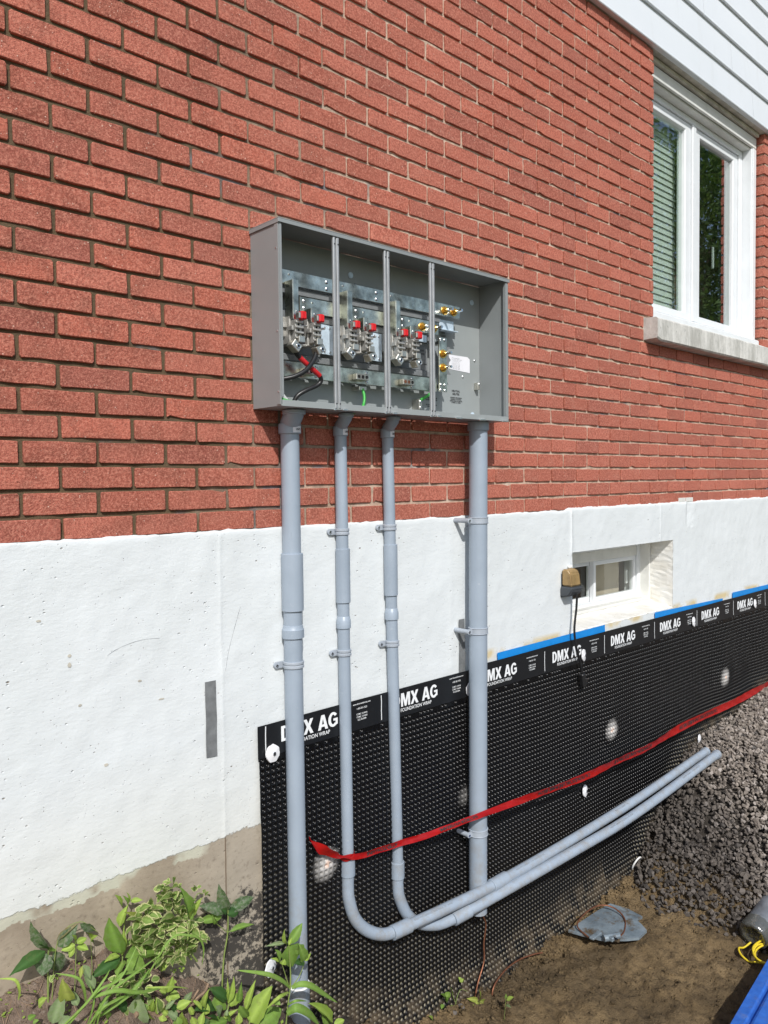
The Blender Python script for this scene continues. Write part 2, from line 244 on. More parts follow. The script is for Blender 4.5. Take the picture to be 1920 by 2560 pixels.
# ---------------------------------------------------------------- mesh helpers
def link(name, me, mat, parent=None, smooth=False):
    if isinstance(me, MB): me = me.mesh(name)
    if mat and not me.materials: me.materials.append(M[mat])
    if smooth: me.polygons.foreach_set('use_smooth', [True]*len(me.polygons))
    o = bpy.data.objects.new(name, me); COL.objects.link(o)
    if parent: o.parent = parent
    return o
def tag(o, label, cat=None, group=None, kind=None):
    if label: o['label'] = label
    if cat: o['category'] = cat
    if group: o['group'] = group
    if kind: o['kind'] = kind
    return o
def thing(name, label, cat, group=None, loc=(0, 0, 0)):
    o = bpy.data.objects.new(name, None); COL.objects.link(o); o.empty_display_size = .05; o.location = loc
    return tag(o, label, cat, group)
class MB:
    """collects verts and faces for one mesh"""
    def __init__(s): s.v = []; s.f = []
    def add(s, vs, fs):
        k = len(s.v); s.v += [tuple(v) for v in vs]; s.f += [tuple(i+k for i in f) for f in fs]; return s
    def box(s, x0, x1, y0, y1, z0, z1, b=0.0, rot=None, about=None):
        bm = bmesh.new(); bmesh.ops.create_cube(bm, size=1)
        for v in bm.verts: v.co = Vector(((x0+x1)/2+v.co.x*(x1-x0), (y0+y1)/2+v.co.y*(y1-y0), (z0+z1)/2+v.co.z*(z1-z0)))
        if b: bmesh.ops.bevel(bm, geom=bm.edges[:], offset=b, segments=1, affect='EDGES')
        bm.verts.index_update()
        vs = [v.co.copy() for v in bm.verts]; fs = [[v.index for v in f.verts] for f in bm.faces]; bm.free()
        if rot is not None:
            c = Vector(about or ((x0+x1)/2, (y0+y1)/2, (z0+z1)/2)); vs = [c+rot @ (v-c) for v in vs]
        return s.add(vs, fs)
    def tube(s, pts, r, n=16, caps=True, up=None):
        pts = [Vector(p) for p in pts]; rs = r if isinstance(r, (list, tuple)) else [r]*len(pts)
        T = [(pts[min(i+1, len(pts)-1)]-pts[max(i-1, 0)]).normalized() for i in range(len(pts))]
        a = T[0].orthogonal().normalized() if up is None else (Vector(up)-T[0]*T[0].dot(Vector(up))).normalized()
        vs = []
        for i, p in enumerate(pts):
            a = (a-T[i]*a.dot(T[i])).normalized(); b = T[i].cross(a)
            vs += [p+(a*math.cos(2*math.pi*k/n)+b*math.sin(2*math.pi*k/n))*rs[i] for k in range(n)]
        fs = [(i*n+k, i*n+(k+1) % n, (i+1)*n+(k+1) % n, (i+1)*n+k) for i in range(len(pts)-1) for k in range(n)]
        if caps: fs += [tuple(range(n-1, -1, -1)), tuple((len(pts)-1)*n+k for k in range(n))]
        return s.add(vs, fs)
    def cyl(s, p0, p1, r, n=16, r1=None): return s.tube([p0, p1], [r, r if r1 is None else r1], n)
    def pipe(s, p0, p1, ro, ri, n=28):
        """hollow sleeve between two points"""
        p0 = Vector(p0); p1 = Vector(p1); t = (p1-p0).normalized(); a = t.orthogonal().normalized(); b = t.cross(a); vs = []
        c = min(.0015, (ro-ri)*.4)
        for p, r in ((p0, ri), (p0, ro-c), (p0+t*c, ro), (p1-t*c, ro), (p1, ro-c), (p1, ri)):
            vs += [p+(a*math.cos(2*math.pi*k/n)+b*math.sin(2*math.pi*k/n))*r for k in range(n)]
        return s.add(vs, [(i*n+k, i*n+(k+1) % n, (i+1)*n+(k+1) % n, (i+1)*n+k) for i in range(5) for k in range(n)])
    def quad(s, a, b, c, d): return s.add([a, b, c, d], [(0, 1, 2, 3)])
    def ring(s, x0, x1, z0, z1, w, y0, y1, wz=None, ch=.003):
        """mitred rectangular frame in the XZ plane, front at y0"""
        wz = wz or w; L = []
        def rect(i, y): L.extend([(x0+i*w, y, z0+i*wz), (x1-i*w, y, z0+i*wz), (x1-i*w, y, z1-i*wz), (x0+i*w, y, z1-i*wz)])
        e = ch/w; rect(0, y1); rect(0, y0+ch); rect(e, y0); rect(1-e, y0); rect(1, y0+ch); rect(1, y1)
        return s.add(L, [(a*4+k, a*4+(k+1) % 4, a*4+4+(k+1) % 4, a*4+4+k) for a in range(5) for k in range(4)])
    def prism(s, poly, y0, y1):
        n = len(poly); vs = [(x, y0, z) for x, z in poly]+[(x, y1, z) for x, z in poly]
        return s.add(vs, [tuple(range(n)), tuple(range(2*n-1, n-1, -1))]+[(k, (k+1) % n, n+(k+1) % n, n+k) for k in range(n)])
    def grid(s, P, mask=None):
        h = len(P); w = len(P[0]); k = len(s.v); s.v += [tuple(q) for row in P for q in row]
        for i in range(h-1):
            for j in range(w-1):
                if mask is None or mask(i, j): s.f.append((k+i*w+j, k+i*w+j+1, k+(i+1)*w+j+1, k+(i+1)*w+j))
        return s
    def mesh(s, name='m'):
        me = bpy.data.meshes.new(name); me.from_pydata(s.v, [], s.f); me.update()
        bm = bmesh.new(); bm.from_mesh(me); bmesh.ops.recalc_face_normals(bm, faces=bm.faces[:]); bm.to_mesh(me); bm.free(); return me
def smooth_by_angle(o, deg=40):
    me = o.data; bm = bmesh.new(); bm.from_mesh(me)
    for f in bm.faces: f.smooth = True
    for e in bm.edges: e.smooth = len(e.link_faces) == 2 and e.calc_face_angle(0) < math.radians(deg)
    bm.to_mesh(me); bm.free(); return o
def catmull(pts, n=8):
    P = [Vector(p) for p in pts]; P = [P[0]*2-P[1]]+P+[P[-1]*2-P[-2]]; out = []
    for i in range(1, len(P)-2):
        for k in range(n):
            t = k/n; a, b, c, d = P[i-1:i+3]
            out.append(.5*((2*b)+(c-a)*t+(2*a-5*b+4*c-d)*t*t+(3*b-a-3*c+d)*t**3))
    return out+[P[-2]]
_txt = {}
def text_geo(s, size, bold=0.0, xs=1.0, align='LEFT'):
    cu = bpy.data.curves.new('t', 'FONT'); cu.body = s; cu.size = size; cu.offset = bold; cu.align_x = align; cu.resolution_u = 3
    o = bpy.data.objects.new('t', cu); COL.objects.link(o)
    dg = bpy.context.evaluated_depsgraph_get(); me = bpy.data.meshes.new_from_object(o.evaluated_get(dg))
    vs = [(v.co.x*xs, v.co.y) for v in me.vertices]; fs = [tuple(p.vertices) for p in me.polygons]
    bpy.data.objects.remove(o); bpy.data.curves.remove(cu); bpy.data.meshes.remove(me); return vs, fs
def letters(word, h, w=.17):
    """heavy block capitals as plain polygons: returns verts, faces, width"""
    V = []; F = []
    def poly(p):
        bm = bmesh.new(); bm.faces.new([bm.verts.new((a, b, 0)) for a, b in p]); bmesh.ops.triangulate(bm, faces=bm.faces[:]); bm.verts.index_update(); k = len(V)
        V.extend((v.co.x, v.co.y) for v in bm.verts); F.extend(tuple(v.index+k for v in f.verts) for f in bm.faces); bm.free()
    def arc(x, y, ro, ri, ry, riy, a0, a1, n=12):
        k = len(V)
        for i in range(n+1):
            a = math.radians(a0+(a1-a0)*i/n); V.append((x+ro*math.cos(a), y+ry*math.sin(a))); V.append((x+ri*math.cos(a), y+riy*math.sin(a)))
        F.extend((k+2*i, k+2*i+2, k+2*i+3, k+2*i+1) for i in range(n))
    x = 0
    for ch in word:
        if ch == 'D': poly([(x, 0), (x+w*1.2, 0), (x+w*1.2, 1), (x, 1)]); arc(x+w*1.2+.02, .5, .40, .17, .5, .33, 90, -90); poly([(x+w*1.2, .83), (x+w*1.2+.02, .83), (x+w*1.2+.02, 1), (x+w*1.2, 1)]); poly([(x+w*1.2, 0), (x+w*1.2+.02, 0), (x+w*1.2+.02, .17), (x+w*1.2, .17)]); x += .70
        elif ch == 'M': poly([(x, 0), (x, 1), (x+.27, 1), (x+.42, .42), (x+.57, 1), (x+.84, 1), (x+.84, 0), (x+.66, 0), (x+.66, .62), (x+.50, 0), (x+.34, 0), (x+.18, .62), (x+.18, 0)]); x += .90
        elif ch == 'X': poly([(x, 0), (x+.24, .5), (x+.01, 1), (x+.24, 1), (x+.37, .69), (x+.50, 1), (x+.73, 1), (x+.50, .5), (x+.74, 0), (x+.51, 0), (x+.37, .31), (x+.23, 0)]); x += .78
        elif ch == 'A': poly([(x, 0), (x+.27, 1), (x+.39, 1), (x+.39, .74), (x+.31, .36), (x+.39, .36), (x+.39, .19), (x+.27, .19), (x+.22, 0)]); poly([(x+.78, 0), (x+.56, 0), (x+.51, .19), (x+.39, .19), (x+.39, .36), (x+.47, .36), (x+.39, .74), (x+.39, 1), (x+.51, 1)]); x += .80
        elif ch == 'G': arc(x+.38, .5, .38, .17, .51, .33, 38, 318, 18); poly([(x+.40, .40), (x+.74, .40), (x+.74, .10), (x+.60, .10), (x+.60, .24), (x+.40, .24)][:2]+[(x+.74, .56), (x+.40, .56)]) ; poly([(x+.57, .40), (x+.57, .08), (x+.74, .14), (x+.74, .40)]); x += .80
        else: x += .30
    return [(a*h, b*h) for a, b in V], F, x*h
def ss(a, b, x): t = min(1, max(0, (x-a)/(b-a))); return t*t*(3-2*t)
def nz(x, y, z=0.0): return noise.noise(Vector((x, y, z)))
def fbm(x, y, z=0.0, o=4): return noise.fractal(Vector((x, y, z)), .9, 2.1, o)

# ---------------------------------------------------------------- ground
GX = [-30, -3, -.19, .08, .37, .57, .72, 1.0, 1.2, 1.66, 2.02, 2.3, 2.6, 2.89, 3.1, 40]
GZ = [-1.3, -1.16, -1.13, -1.125, -1.35, -1.49, -1.63, -1.80, -1.89, -1.965, -1.955, -1.94, -1.915, -1.895, -1.89, -1.89]
RX = [-50, 2.80, 2.88, 2.94, 3.06, 3.17, 3.43, 3.71, 4.0, 4.57, 6, 60]; RZ = [-2.6, -2.0, -1.90, -1.83, -1.73, -1.665, -1.435, -1.345, -1.325, -1.245, -1.2, -1.2]
def gravel_z(x, y): return float(np.interp(x+min(abs(min(y, 0))*1.1, .2)+.05*nz(x*3, y*3, 7), RX, RZ))+.012*nz(x*6, y*6, 3)
def soil_z(x, y):
    z = float(np.interp(x, GX, GZ))-.85*min(.4, abs(min(y, 0)))*(1-ss(.35, 1.1, x)); far = ss(-1.2, -2.0, y)
    z = z*(1-far)-1.36*far
    if y > 1: z = z*(1-ss(1, 4, y))-1.36*ss(1, 4, y)
    near = 1-ss(6, 14, abs(x))
    lump = (.020*fbm(x*6, y*6, 1)+.012*fbm(x*22, y*22, 5, 3)+.022*ss(-.34, -.12, y)*max(0, fbm(x*30, y*30, 8, 3))+.024*max(0, fbm(x*14, y*22, 4, 4)-.05)+.006*nz(x*45, y*45, 2)) if x > .8 else (.016*fbm(x*9, y*9, 2)+.010*fbm(x*30, y*30, 6, 3))
    return z+lump*near
def ground_z(x, y): return max(soil_z(x, y), gravel_z(x, y)-.03)
def axis(fine0, fine1, step, far0, far1):
    a = list(np.arange(fine0, fine1+1e-6, step)); s = step; lo = [a[0]]; hi = [a[-1]]
    while lo[-1] > far0: s *= 1.35; lo.append(lo[-1]-s)
    s = step
    while hi[-1] < far1: s *= 1.35; hi.append(hi[-1]+s)
    return lo[:0:-1]+a+hi[1:]
ax = axis(-.6, 5.0, .016, -150, 150); ay = axis(-1.3, .06, .016, -150, 150)
mb = MB(); mb.grid([[(x, y, ground_z(x, y)) for x in ax] for y in ay])
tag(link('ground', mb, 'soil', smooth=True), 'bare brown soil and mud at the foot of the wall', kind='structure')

# ---------------------------------------------------------------- house
PZ, PX = .0667, .2
WX0, WX1, WZ0 = 3.142, 4.60, 1.0
HX0, HX1 = -2.0, 4.74
house = thing('house', 'red brick house wall on a white painted concrete foundation', 'house')
# mortar bed behind the bricks (recessed, uneven)
xs = sorted(set(list(np.round(np.arange(HX0+.02, HX1, .03), 3))+[WX0-.013, WX1+.019, HX1-.006])); zs = sorted(set(list(np.round(np.arange(0, 2.46, .03), 3))+[WZ0-.01]))
mb = MB(); mb.grid([[(x, .0075+.0050*nz(x*13, z*13, 3)+.0022*nz(x*40, z*40), z) for x in xs] for z in zs],
                   lambda i, j: not (xs[j] > WX0-.015 and xs[j+1] < WX1+.021 and zs[i] >= WZ0-.011))
mb.quad((HX1-.006, .008, 0), (HX1-.006, 5, 0), (HX1-.006, 5, 2.45), (HX1-.006, .008, 2.45))
mb.quad((WX1+.02, .012, WZ0), (WX1+.02, .25, WZ0), (WX1+.02, .25, 2.45), (WX1+.02, .012, 2.45)); mb.quad((WX0-.014, .012, WZ0), (WX0-.014, .25, WZ0), (WX0-.014, .25, 2.45), (WX0-.014, .012, 2.45))
link('mortar', mb, 'mortar', house, smooth=True)
_bc = {}
def brick_geo(w, var):
    """front face at y=0, rough rounded outline"""
    key = (round(w, 3), var)
    if key in _bc: return _bc[key]
    rd = random.Random(var*101+int(w*1000)); hw, hh = w/2, .0279; c = .0018+rd.random()*.0028; pts = []
    nx = 4 if w > .12 else 2
    for k in range(nx+1): pts.append((-hw+c+(2*hw-2*c)*k/nx, -hh))
    pts.append((hw, -hh+c)); pts.append((hw, hh-c))
    for k in range(nx+1): pts.append((hw-c-(2*hw-2*c)*k/nx, hh))
    pts.append((-hw, hh-c)); pts.append((-hw, -hh+c))
    pts = [(x+rd.uniform(-.0009, .0009), z+rd.uniform(-.0009, .0009)) for x, z in pts]
    if rd.random() < .35:   # a knocked corner
        k = rd.choice([0, nx, nx+3, 2*nx+3]); x, z = pts[k]; pts[k] = (x*.955, z*.76)
    n = len(pts); bev = .0016
    vs = [(x, .085, z) for x, z in pts]+[(x, bev*1.1, z) for x, z in pts]+[(x*(1-bev/hw), rd.uniform(-.0006, .0006), z*(1-bev/hh)) for x, z in pts]
    fs = [(a*n+k, a*n+(k+1) % n, a*n+n+(k+1) % n, a*n+n+k) for a in range(2) for k in range(n)]+[tuple(range(2*n, 3*n))]
    _bc[key] = (vs, fs); return _bc[key]
bricks = []
for c in range(1, 37):
    z = (c-.5)*PZ; off = 0 if c % 2 else .5; k = math.floor(HX0/PX)-1
    while True:
        a = (k+off)*PX; b = a+PX; k += 1
        if a > HX1: break
        spans = [(a, b)]
        lim = None
        if c in (14, 15): lim = (3.037, 4.72)
        elif c >= 16: lim = (WX0-.005, WX1+.005)
        if lim:
            spans = [s for s in ((a, min(b, lim[0])), (max(a, lim[1]), b)) if s[1]-s[0] > .02]
        for s0, s1 in spans:
            s0 = max(s0, HX0); s1 = min(s1, HX1+.005)
            if s1-s0 > .035: bricks.append(((s0+s1)/2, z, s1-s0-.0112))
def depth_size(b):
    d = Vector((b[0]+.769, 2.06, b[1]-.149)); v = d.dot(fw); u = d.dot(rt); inview = abs(u/v) < .52 and abs(d.dot(up)/v) < .69
    hid = .62 < b[0] < 1.75 and .38 < b[1] < .95
    return (-1 if (not inview or hid) else b[2]/v/v)
bricks.sort(key=lambda b: -depth_size(b))
cache = {}; rest = MB()
for i, (x, z, w) in enumerate(bricks):
    w2 = round(w, 2) if abs(w-.1888) > .002 else .1888; var = random.randrange(14 if w2 == .1888 else 2); vs, fs = brick_geo(w2, var)
    dy = random.uniform(-.0022, .0016); rz = random.uniform(-.006, .006); ry = random.uniform(-.0045, .0045); dz = random.uniform(-.001, .001); fl = random.random() < .5
    if i < 300:
        if (w2, var) not in cache: cache[(w2, var)] = MB().add(vs, fs).mesh('brick')
        o = link('brick', cache[(w2, var)], 'brick', house)
        o.location = (x+random.uniform(-.001, .001), dy, z+dz); o.rotation_euler = (0, ry+(math.pi if fl else 0), rz)
    else:
        cy, sy = math.cos(ry), math.sin(ry); q = -1 if fl else 1
        rest.add([(x+q*(vx*cy+vz*sy), dy+vy+vx*rz*q, z+dz+q*(vz*cy-vx*sy)) for vx, vy, vz in vs], fs)
o = link('brick_courses', rest, 'brick_far', house); o['kind'] = 'stuff'

# foundation with the basement window opening
BX0, BX1, BZ0, BZ1 = 2.36, 3.355, -.578, -.197
def foundation_y(x, z):
    y = -.004+.0022*fbm(x*5, z*5, 9)+.0012*nz(x*23, z*23, 4)
    for sx, a, z0, z1 in ((.4655, .0014, -1.3, 0), (1.505, .0016, -.6, 0), (2.352, .0055, -.2, 0), (3.212, .003, -.19, 0)):
        if z0 < z < z1: y -= a*math.exp(-((x-sx-.004*nz(sx, z*7))/.006)**2)
    if 3.515 < x < 3.60 and z > -.135-.02*nz(x*30, 1): y += .008*ss(-.14, -.06, z)*ss(3.62, 3.53, x)+.004*nz(x*60, z*60)
    return y
def faxis(a, b, step, extra): return sorted(set(list(np.round(np.arange(a, b, step), 4))+extra))
xs = faxis(HX0, -.4, .05, [])+faxis(-.4, HX1+.001, .012, [BX0, BX1, .459, .4655, .472, 2.346, 2.352, 2.358, 3.206, 3.212, 3.218, 3.512, 3.516, HX1]); xs = [x for i, x in enumerate(xs) if i == 0 or x-xs[i-1] > .001]
zs = [-2.2, -1.9, -1.6]+faxis(-1.5, .0, .014, [BZ0, BZ1, -.133, -.138]); zs = [z for i, z in enumerate(zs) if i == 0 or z-zs[i-1] > .0012]
mb = MB()
def top(x): return .004+.006*nz(x*9, 2)+.004*nz(x*37, 5)+(.008 if x > 2.3 else 0)
P = [[(x, foundation_y(x, z), z) for x in xs] for z in zs]+[[(x, -.002+.002*nz(x*20, 3), top(x)) for x in xs], [(x, .012, top(x)+.002) for x in xs]]
mb.grid(P, lambda i, j: not (i < len(zs)-1 and xs[j] > BX0-.0006 and xs[j+1] < BX1+.0006 and zs[i] > BZ0-.0006 and zs[i+1] < BZ1+.0006))
mb.quad((HX1, -.004, -2.2), (HX1, 5, -2.2), (HX1, 5, .004), (HX1, -.004, .004))
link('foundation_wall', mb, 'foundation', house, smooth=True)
# window reveal of the basement window
rv = MB()
def reveal(a, b, n=26):
    rows = []
    for d in (-.0035, .002, .03, .07, .11, .15, .20, .26):
        rows.append([(a[0]+(b[0]-a[0])*k/n+(.004*nz(k*.7, d*30, a[0]) if a[0] == b[0] else 0), d, a[1]+(b[1]-a[1])*k/n+(.004*nz(k*.7, d*30, a[1]) if a[1] == b[1] else 0)) for k in range(n+1)])
    rv.grid(rows)
reveal((BX0, BZ0), (BX0, BZ1)); reveal((BX1, BZ0), (BX1, BZ1)); reveal((BX0, BZ1), (BX1, BZ1), 60)
rows = [[(BX0+(BX1-BX0)*k/60, d, h+.003*nz(k*.5, d*20)) for k in range(61)] for d, h in ((-.0035, BZ0), (.004, BZ0+.004), (.06, BZ0+.012), (.12, BZ0+.022), (.126, BZ0+.036), (.26, BZ0+.05))]
rv.grid(rows); link('window_reveal', rv, 'reveal_paint', house, smooth=False)

bw = bpy.data.objects.new('basement_window', None); COL.objects.link(bw); bw.parent = house; bw['label'] = 'small white sliding basement window set deep in the foundation'
link('trim', MB().ring(BX0+.004, BX1-.003, BZ0+.036, BZ1-.003, .016, .128, .19), 'trim_paint', bw)
link('frame', MB().ring(2.46, 3.339, -.536, -.215, .028, .185, .27, wz=.022), 'white_vinyl', bw)
link('head_board', MB().box(2.489, 3.31, .192, .2, -.292, -.238, .002), 'trim_paint', bw)
link('sash', MB().ring(2.873, 3.309, -.514, -.293, .020, .198, .225, wz=.024), 'white_vinyl', bw)
link('sash', MB().ring(2.49, 2.90, -.514, -.293, .022, .228, .25, wz=.026), 'white_vinyl', bw)
link('pane', MB().quad((2.892, .212, -.491), (3.290, .212, -.491), (3.290, .212, -.316), (2.892, .212, -.316)), 'glass_clear', bw); link('pane', MB().quad((2.511, .24, -.489), (2.879, .24, -.489), (2.879, .24, -.318), (2.511, .24, -.318)), 'glass_clear', bw)
link('curtain', MB().box(2.93, 3.235, .262, .266, -.50, -.30), 'interior_warm', bw)
link('latch', MB().box(3.262, 3.276, .228, .244, -.455, -.375, .003), 'white_vinyl', bw)
ib = MB(); ib.quad((2.3, .55, -.8), (3.8, .55, -.8), (3.8, .55, .1), (2.3, .55, .1)); ib.quad((2.3, .27, -.8), (2.3, .55, -.8), (2.3, .55, .1), (2.3, .27, .1)); ib.quad((3.8, .27, -.8), (3.8, .55, -.8), (3.8, .55, .1), (3.8, .27, .1)); ib.quad((2.3, .27, -.75), (3.8, .27, -.75), (3.8, .55, -.75), (2.3, .55, -.75)); ib.quad((2.3, .27, .05), (3.8, .27, .05), (3.8, .55, .05), (2.3, .55, .05))
link('room', ib, 'interior_warm', bw)

# upper window
uw = bpy.data.objects.new('window', None); COL.objects.link(uw); uw.parent = house; uw['label'] = 'white double casement window with a pale blind behind the left pane'
FY = .112
link('frame', MB().ring(3.15, 4.532, 1.052, 2.29, .050, FY, FY+.09, wz=.035), 'white_vinyl', uw)
link('mullion', MB().box(3.815, 3.862, FY-.004, FY+.09, 1.088, 2.254, .004), 'white_vinyl', uw)
link('sash', MB().ring(3.202, 3.813, 1.089, 2.253, .072, FY+.008, FY+.06, wz=.046, ch=.006), 'white_vinyl', uw)
link('sash', MB().ring(3.864, 4.480, 1.089, 2.253, .070, FY+.008, FY+.06, wz=.046, ch=.006), 'white_vinyl', uw)
for a, b in ((3.273, 3.742), (3.933, 4.411)): link('pane', MB().quad((a, FY+.03, 1.134), (b, FY+.03, 1.134), (b, FY+.03, 2.208), (a, FY+.03, 2.208)), 'glass', uw)
link('jamb_board', MB().box(4.534, 4.55, .055, .2, 1.03, 2.30, .002), 'white_vinyl', uw); link('casing', MB().box(4.545, 4.592, .046, .058, 1.0, 2.30, .003), 'white_vinyl', uw)
link('head_casing', MB().box(3.15, 4.592, .046, .062, 2.302, 2.372, .004), 'trim_paint', uw); link('head_soffit', MB().box(3.15, 4.56, .064, .2, 2.292, 2.306, .002), 'trim_paint', uw)
link('head_filler', MB().box(3.15, 4.592, .028, .05, 2.374, 2.398, .003), 'soffit', uw)
link('sill_board', MB().box(3.15, 4.592, .02, .13, 1.002, 1.050, .006), 'white_vinyl', uw)
link('inner_jamb', MB().box(4.45, 4.478, .205, .235, 1.12, 2.21, .003), 'grey_insulator', uw)
link('crank_handle', MB().box(4.27, 4.285, .185, .20, 1.50, 1.64, .004), 'white_vinyl', uw)
sl = MB().box(3.23, 3.80, -.0205, .0205, -.0008, .0008).mesh('slat'); sl.materials.append(M['blind'])
for k in range(30):
    o = link('slat', sl, None, uw); o.location = (0, .215, 1.145+k*.0365); o.rotation_euler = (math.radians(76), 0, 0)
ib = MB(); a, b, c, d, e, f = 3.0, 4.75, .205, 1.6, .8, 2.5
for q in (((a, d, e), (b, d, e), (b, d, f), (a, d, f)), ((a, c, e), (a, d, e), (a, d, f), (a, c, f)), ((b, c, e), (b, d, e), (b, d, f), (b, c, f)), ((a, c, e), (b, c, e), (b, d, e), (a, d, e)), ((a, c, f), (b, c, f), (b, d, f), (a, d, f))): ib.quad(*q)
link('room', ib, 'interior', uw)
# stone sill, chipped corner
mb = MB(); n = 40; rows = []
prof = [(.10, .995), (-.066, .984), (-.0745, .976), (-.0755, .872), (-.068, .864), (.05, .862)]
for yy, zz in prof: rows.append([(3.040+(4.715-3.04)*k/n, yy+.0022*nz(k*.6, zz*20), zz+.0022*nz(k*.5, yy*40, 3)+(.012 if k < 1 and zz < .875 else 0)) for k in range(n+1)])
mb.grid(rows); m_ = len(prof); mb.add([r[0] for r in rows], [tuple(range(m_))]); mb.add([r[-1] for r in rows], [tuple(range(m_))])
link('window_sill', mb, 'sill_stone', house)
# siding boards above: each leans out to its lower edge
def board(x0, x1, k):
    z0 = 2.398+.1835*k; z1 = z0+.192
    pr = [(-.004, z0+.002), (-.030, z0), (-.033, z0+.004), (-.031, z0+.018), (-.017, z1), (-.004, z1)]
    mb = MB(); vs = [(x, y, z) for x in (x0, x1) for y, z in pr]; n = len(pr)
    mb.add(vs, [tuple(range(n)), tuple(range(2*n-1, n-1, -1))]+[(j, (j+1) % n, n+(j+1) % n, n+j) for j in range(n)]); link('siding_board', mb, 'siding', house)
for k, jx in enumerate((4.351, 4.03, 3.65, 2.6, 3.9, 3.2)):
    board(HX0, jx-.0018, k); board(jx+.0018, HX1+.02, k)
link('siding_soffit', MB().box(HX0, HX1+.01, -.027, .19, 2.4, 2.404), 'soffit', house)
link('upper_wall', MB().box(HX0, HX1, .002, 5, 2.46, 3.6), 'white_board', house)
link('back_wall', MB().box(HX0, HX1-.05, 4.9, 5, -2.2, 2.45), 'interior', house)
for x0, x1 in ((1.0, 1.0),): pass
# chips and scrapes in the paint
for x, z, w, h in ((.006, -.302, .010, .008), (.005, -.327, .010, .012), (.097, -.618, .013, .008), (.20, -.405, .012, .005), (.265, -.47, .018, .004), (-.07, -.20, .014, .005), (.03, -.44, .010, .006)):
    y = foundation_y(x, z); link('paint_chip', MB().add([(x+w*.5*math.cos(a)*(1+.35*nz(a*2, x*50)), y-.0016, z+h*.6*math.sin(a)*(1+.35*nz(a*3, z*50))) for a in np.linspace(0, 2*math.pi, 9)[:-1]], [tuple(range(8))]), 'soffit', house)
for pts in (((.108, -.318), (.133, -.306), (.172, -.295), (.213, -.290), (.262, -.293)), ((.535, -.235), (.512, -.300), (.489, -.368), (.476, -.425))):
    P_ = catmull([(x, foundation_y(x, z)-.001, z) for x, z in pts], 6); link('scrape_mark', MB().tube(P_, [.0002+.0005*abs(nz(i*.9, 3)) for i in range(len(P_))], 5), 'duct_tape', house)
# two pale repair dabs on the lowest brick course
for x0, x1 in ((3.425, 3.505), (3.515, 3.597)): link('mortar_patch', MB().box(x0, x1, -.0035, .004, .010, .034, .001), 'trim_paint', house)

# ---------------------------------------------------------------- dimple membrane
BUL = [(2.667, -1.106, .012, .060), (3.96, -1.076, .014, .07), (1.545, -1.121, .008, .04), (.842, -1.15, .010, .05)]
def mem_y(x, z):
    f = ss(-.66, -.95, z)
    y = -.0165-f*(.006+.008*nz(x*1.7, z*1.3, 2)+.0045*nz(x*5, z*3, 8))-.007*ss(3.5, 4.2, x)*f*(1+math.sin(x*9+z*3))
    for bx, bz, a, s in BUL: y -= a*math.exp(-((x-bx)**2+(z-bz)**2)/(2*s*s))
    gz = max(float(np.interp(x, GX, GZ)), float(np.interp(x, RX, RZ)))
    y -= .035*ss(gz+.16, gz-.02, z)*ss(.9, 1.3, x)
    return y
membrane = thing('foundation_membrane', 'black dimpled plastic drainage membrane fixed to the lower foundation wall', 'membrane')
MX0, MX1, MT, MBZ, CELL = .585, 4.735, -.62, -.722, .02
nx = int((MX1-MX0)/CELL); V = []; F = []; DENT = []; lat = {}
def lv(i, j):
    if (i, j) not in lat:
        x = MX0+i*CELL/2+(.004*nz(j*.09, 3) if i == 0 else 0); z = MBZ-j*CELL/2
        lat[(i, j)] = len(V); V.append((x, mem_y(x, z), z)); DENT.append(0.0)
    return lat[(i, j)]
for i in range(nx):
    xc = MX0+(i+.5)*CELL; bottom = max(float(np.interp(xc, GX, GZ)), float(np.interp(xc, RX, RZ)))-.10
    for j in range(int((MBZ-bottom)/CELL)):
        zc = MBZ-(j+.5)*CELL; yc = mem_y(xc, zc)
        bd = [lv(2*i+a, 2*j+b) for a, b in ((0, 0), (1, 0), (2, 0), (2, 1), (2, 2), (1, 2), (0, 2), (0, 1))]; k = len(V)
        flat = 0.0 if j == 0 and random.random() < .5 else 1.0
        for r, d, dn in ((.0080, 0, 0.0), (.0066, .0060*flat, .7), (.0046, .0092*flat, 1.0)):
            for q in range(8):
                an = math.pi*(.75-.25*q); px, pz = xc+r*math.cos(an), zc+r*math.sin(an)
                V.append((px, mem_y(px, pz)+d, pz)); DENT.append(dn)
        for q in range(8):
            p = (q+1) % 8
            F += [(bd[q], bd[p], k+p, k+q), (k+q, k+p, k+8+p, k+8+q), (k+8+q, k+8+p, k+16+p, k+16+q)]
        F.append(tuple(k+16+q for q in range(8)))
me = bpy.data.meshes.new('dimple_sheet'); me.from_pydata(V, [], F); me.update()
me.attributes.new('dent', 'FLOAT', 'POINT').data.foreach_set('value', DENT)
gzs = [max(float(np.interp(v[0], GX, GZ)), float(np.interp(v[0], RX, RZ))) for v in V]
me.attributes.new('dusty', 'FLOAT', 'POINT').data.foreach_set('value', [max(0.0, min(1.0, 1-(v[2]-g)/(.62 if v[0] < 2.6 else .3))) ** 1.5 for v, g in zip(V, gzs)])
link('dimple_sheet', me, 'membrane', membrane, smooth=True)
bx = list(np.arange(MX0-.004, MX1, .02)); mb = MB(); mb.grid([[(x, mem_y(x, z)-(.0004 if z > -.72 else 0), z+(.003*nz(x*2.5, 4) if z > -.63 else 0)+(.012*ss(1.62, 1.72, x) if z > -.63 else 0)) for x in bx] for z in (-.726, -.70, -.66, MT)])
link('top_band', mb, 'membrane_band', membrane, smooth=True)
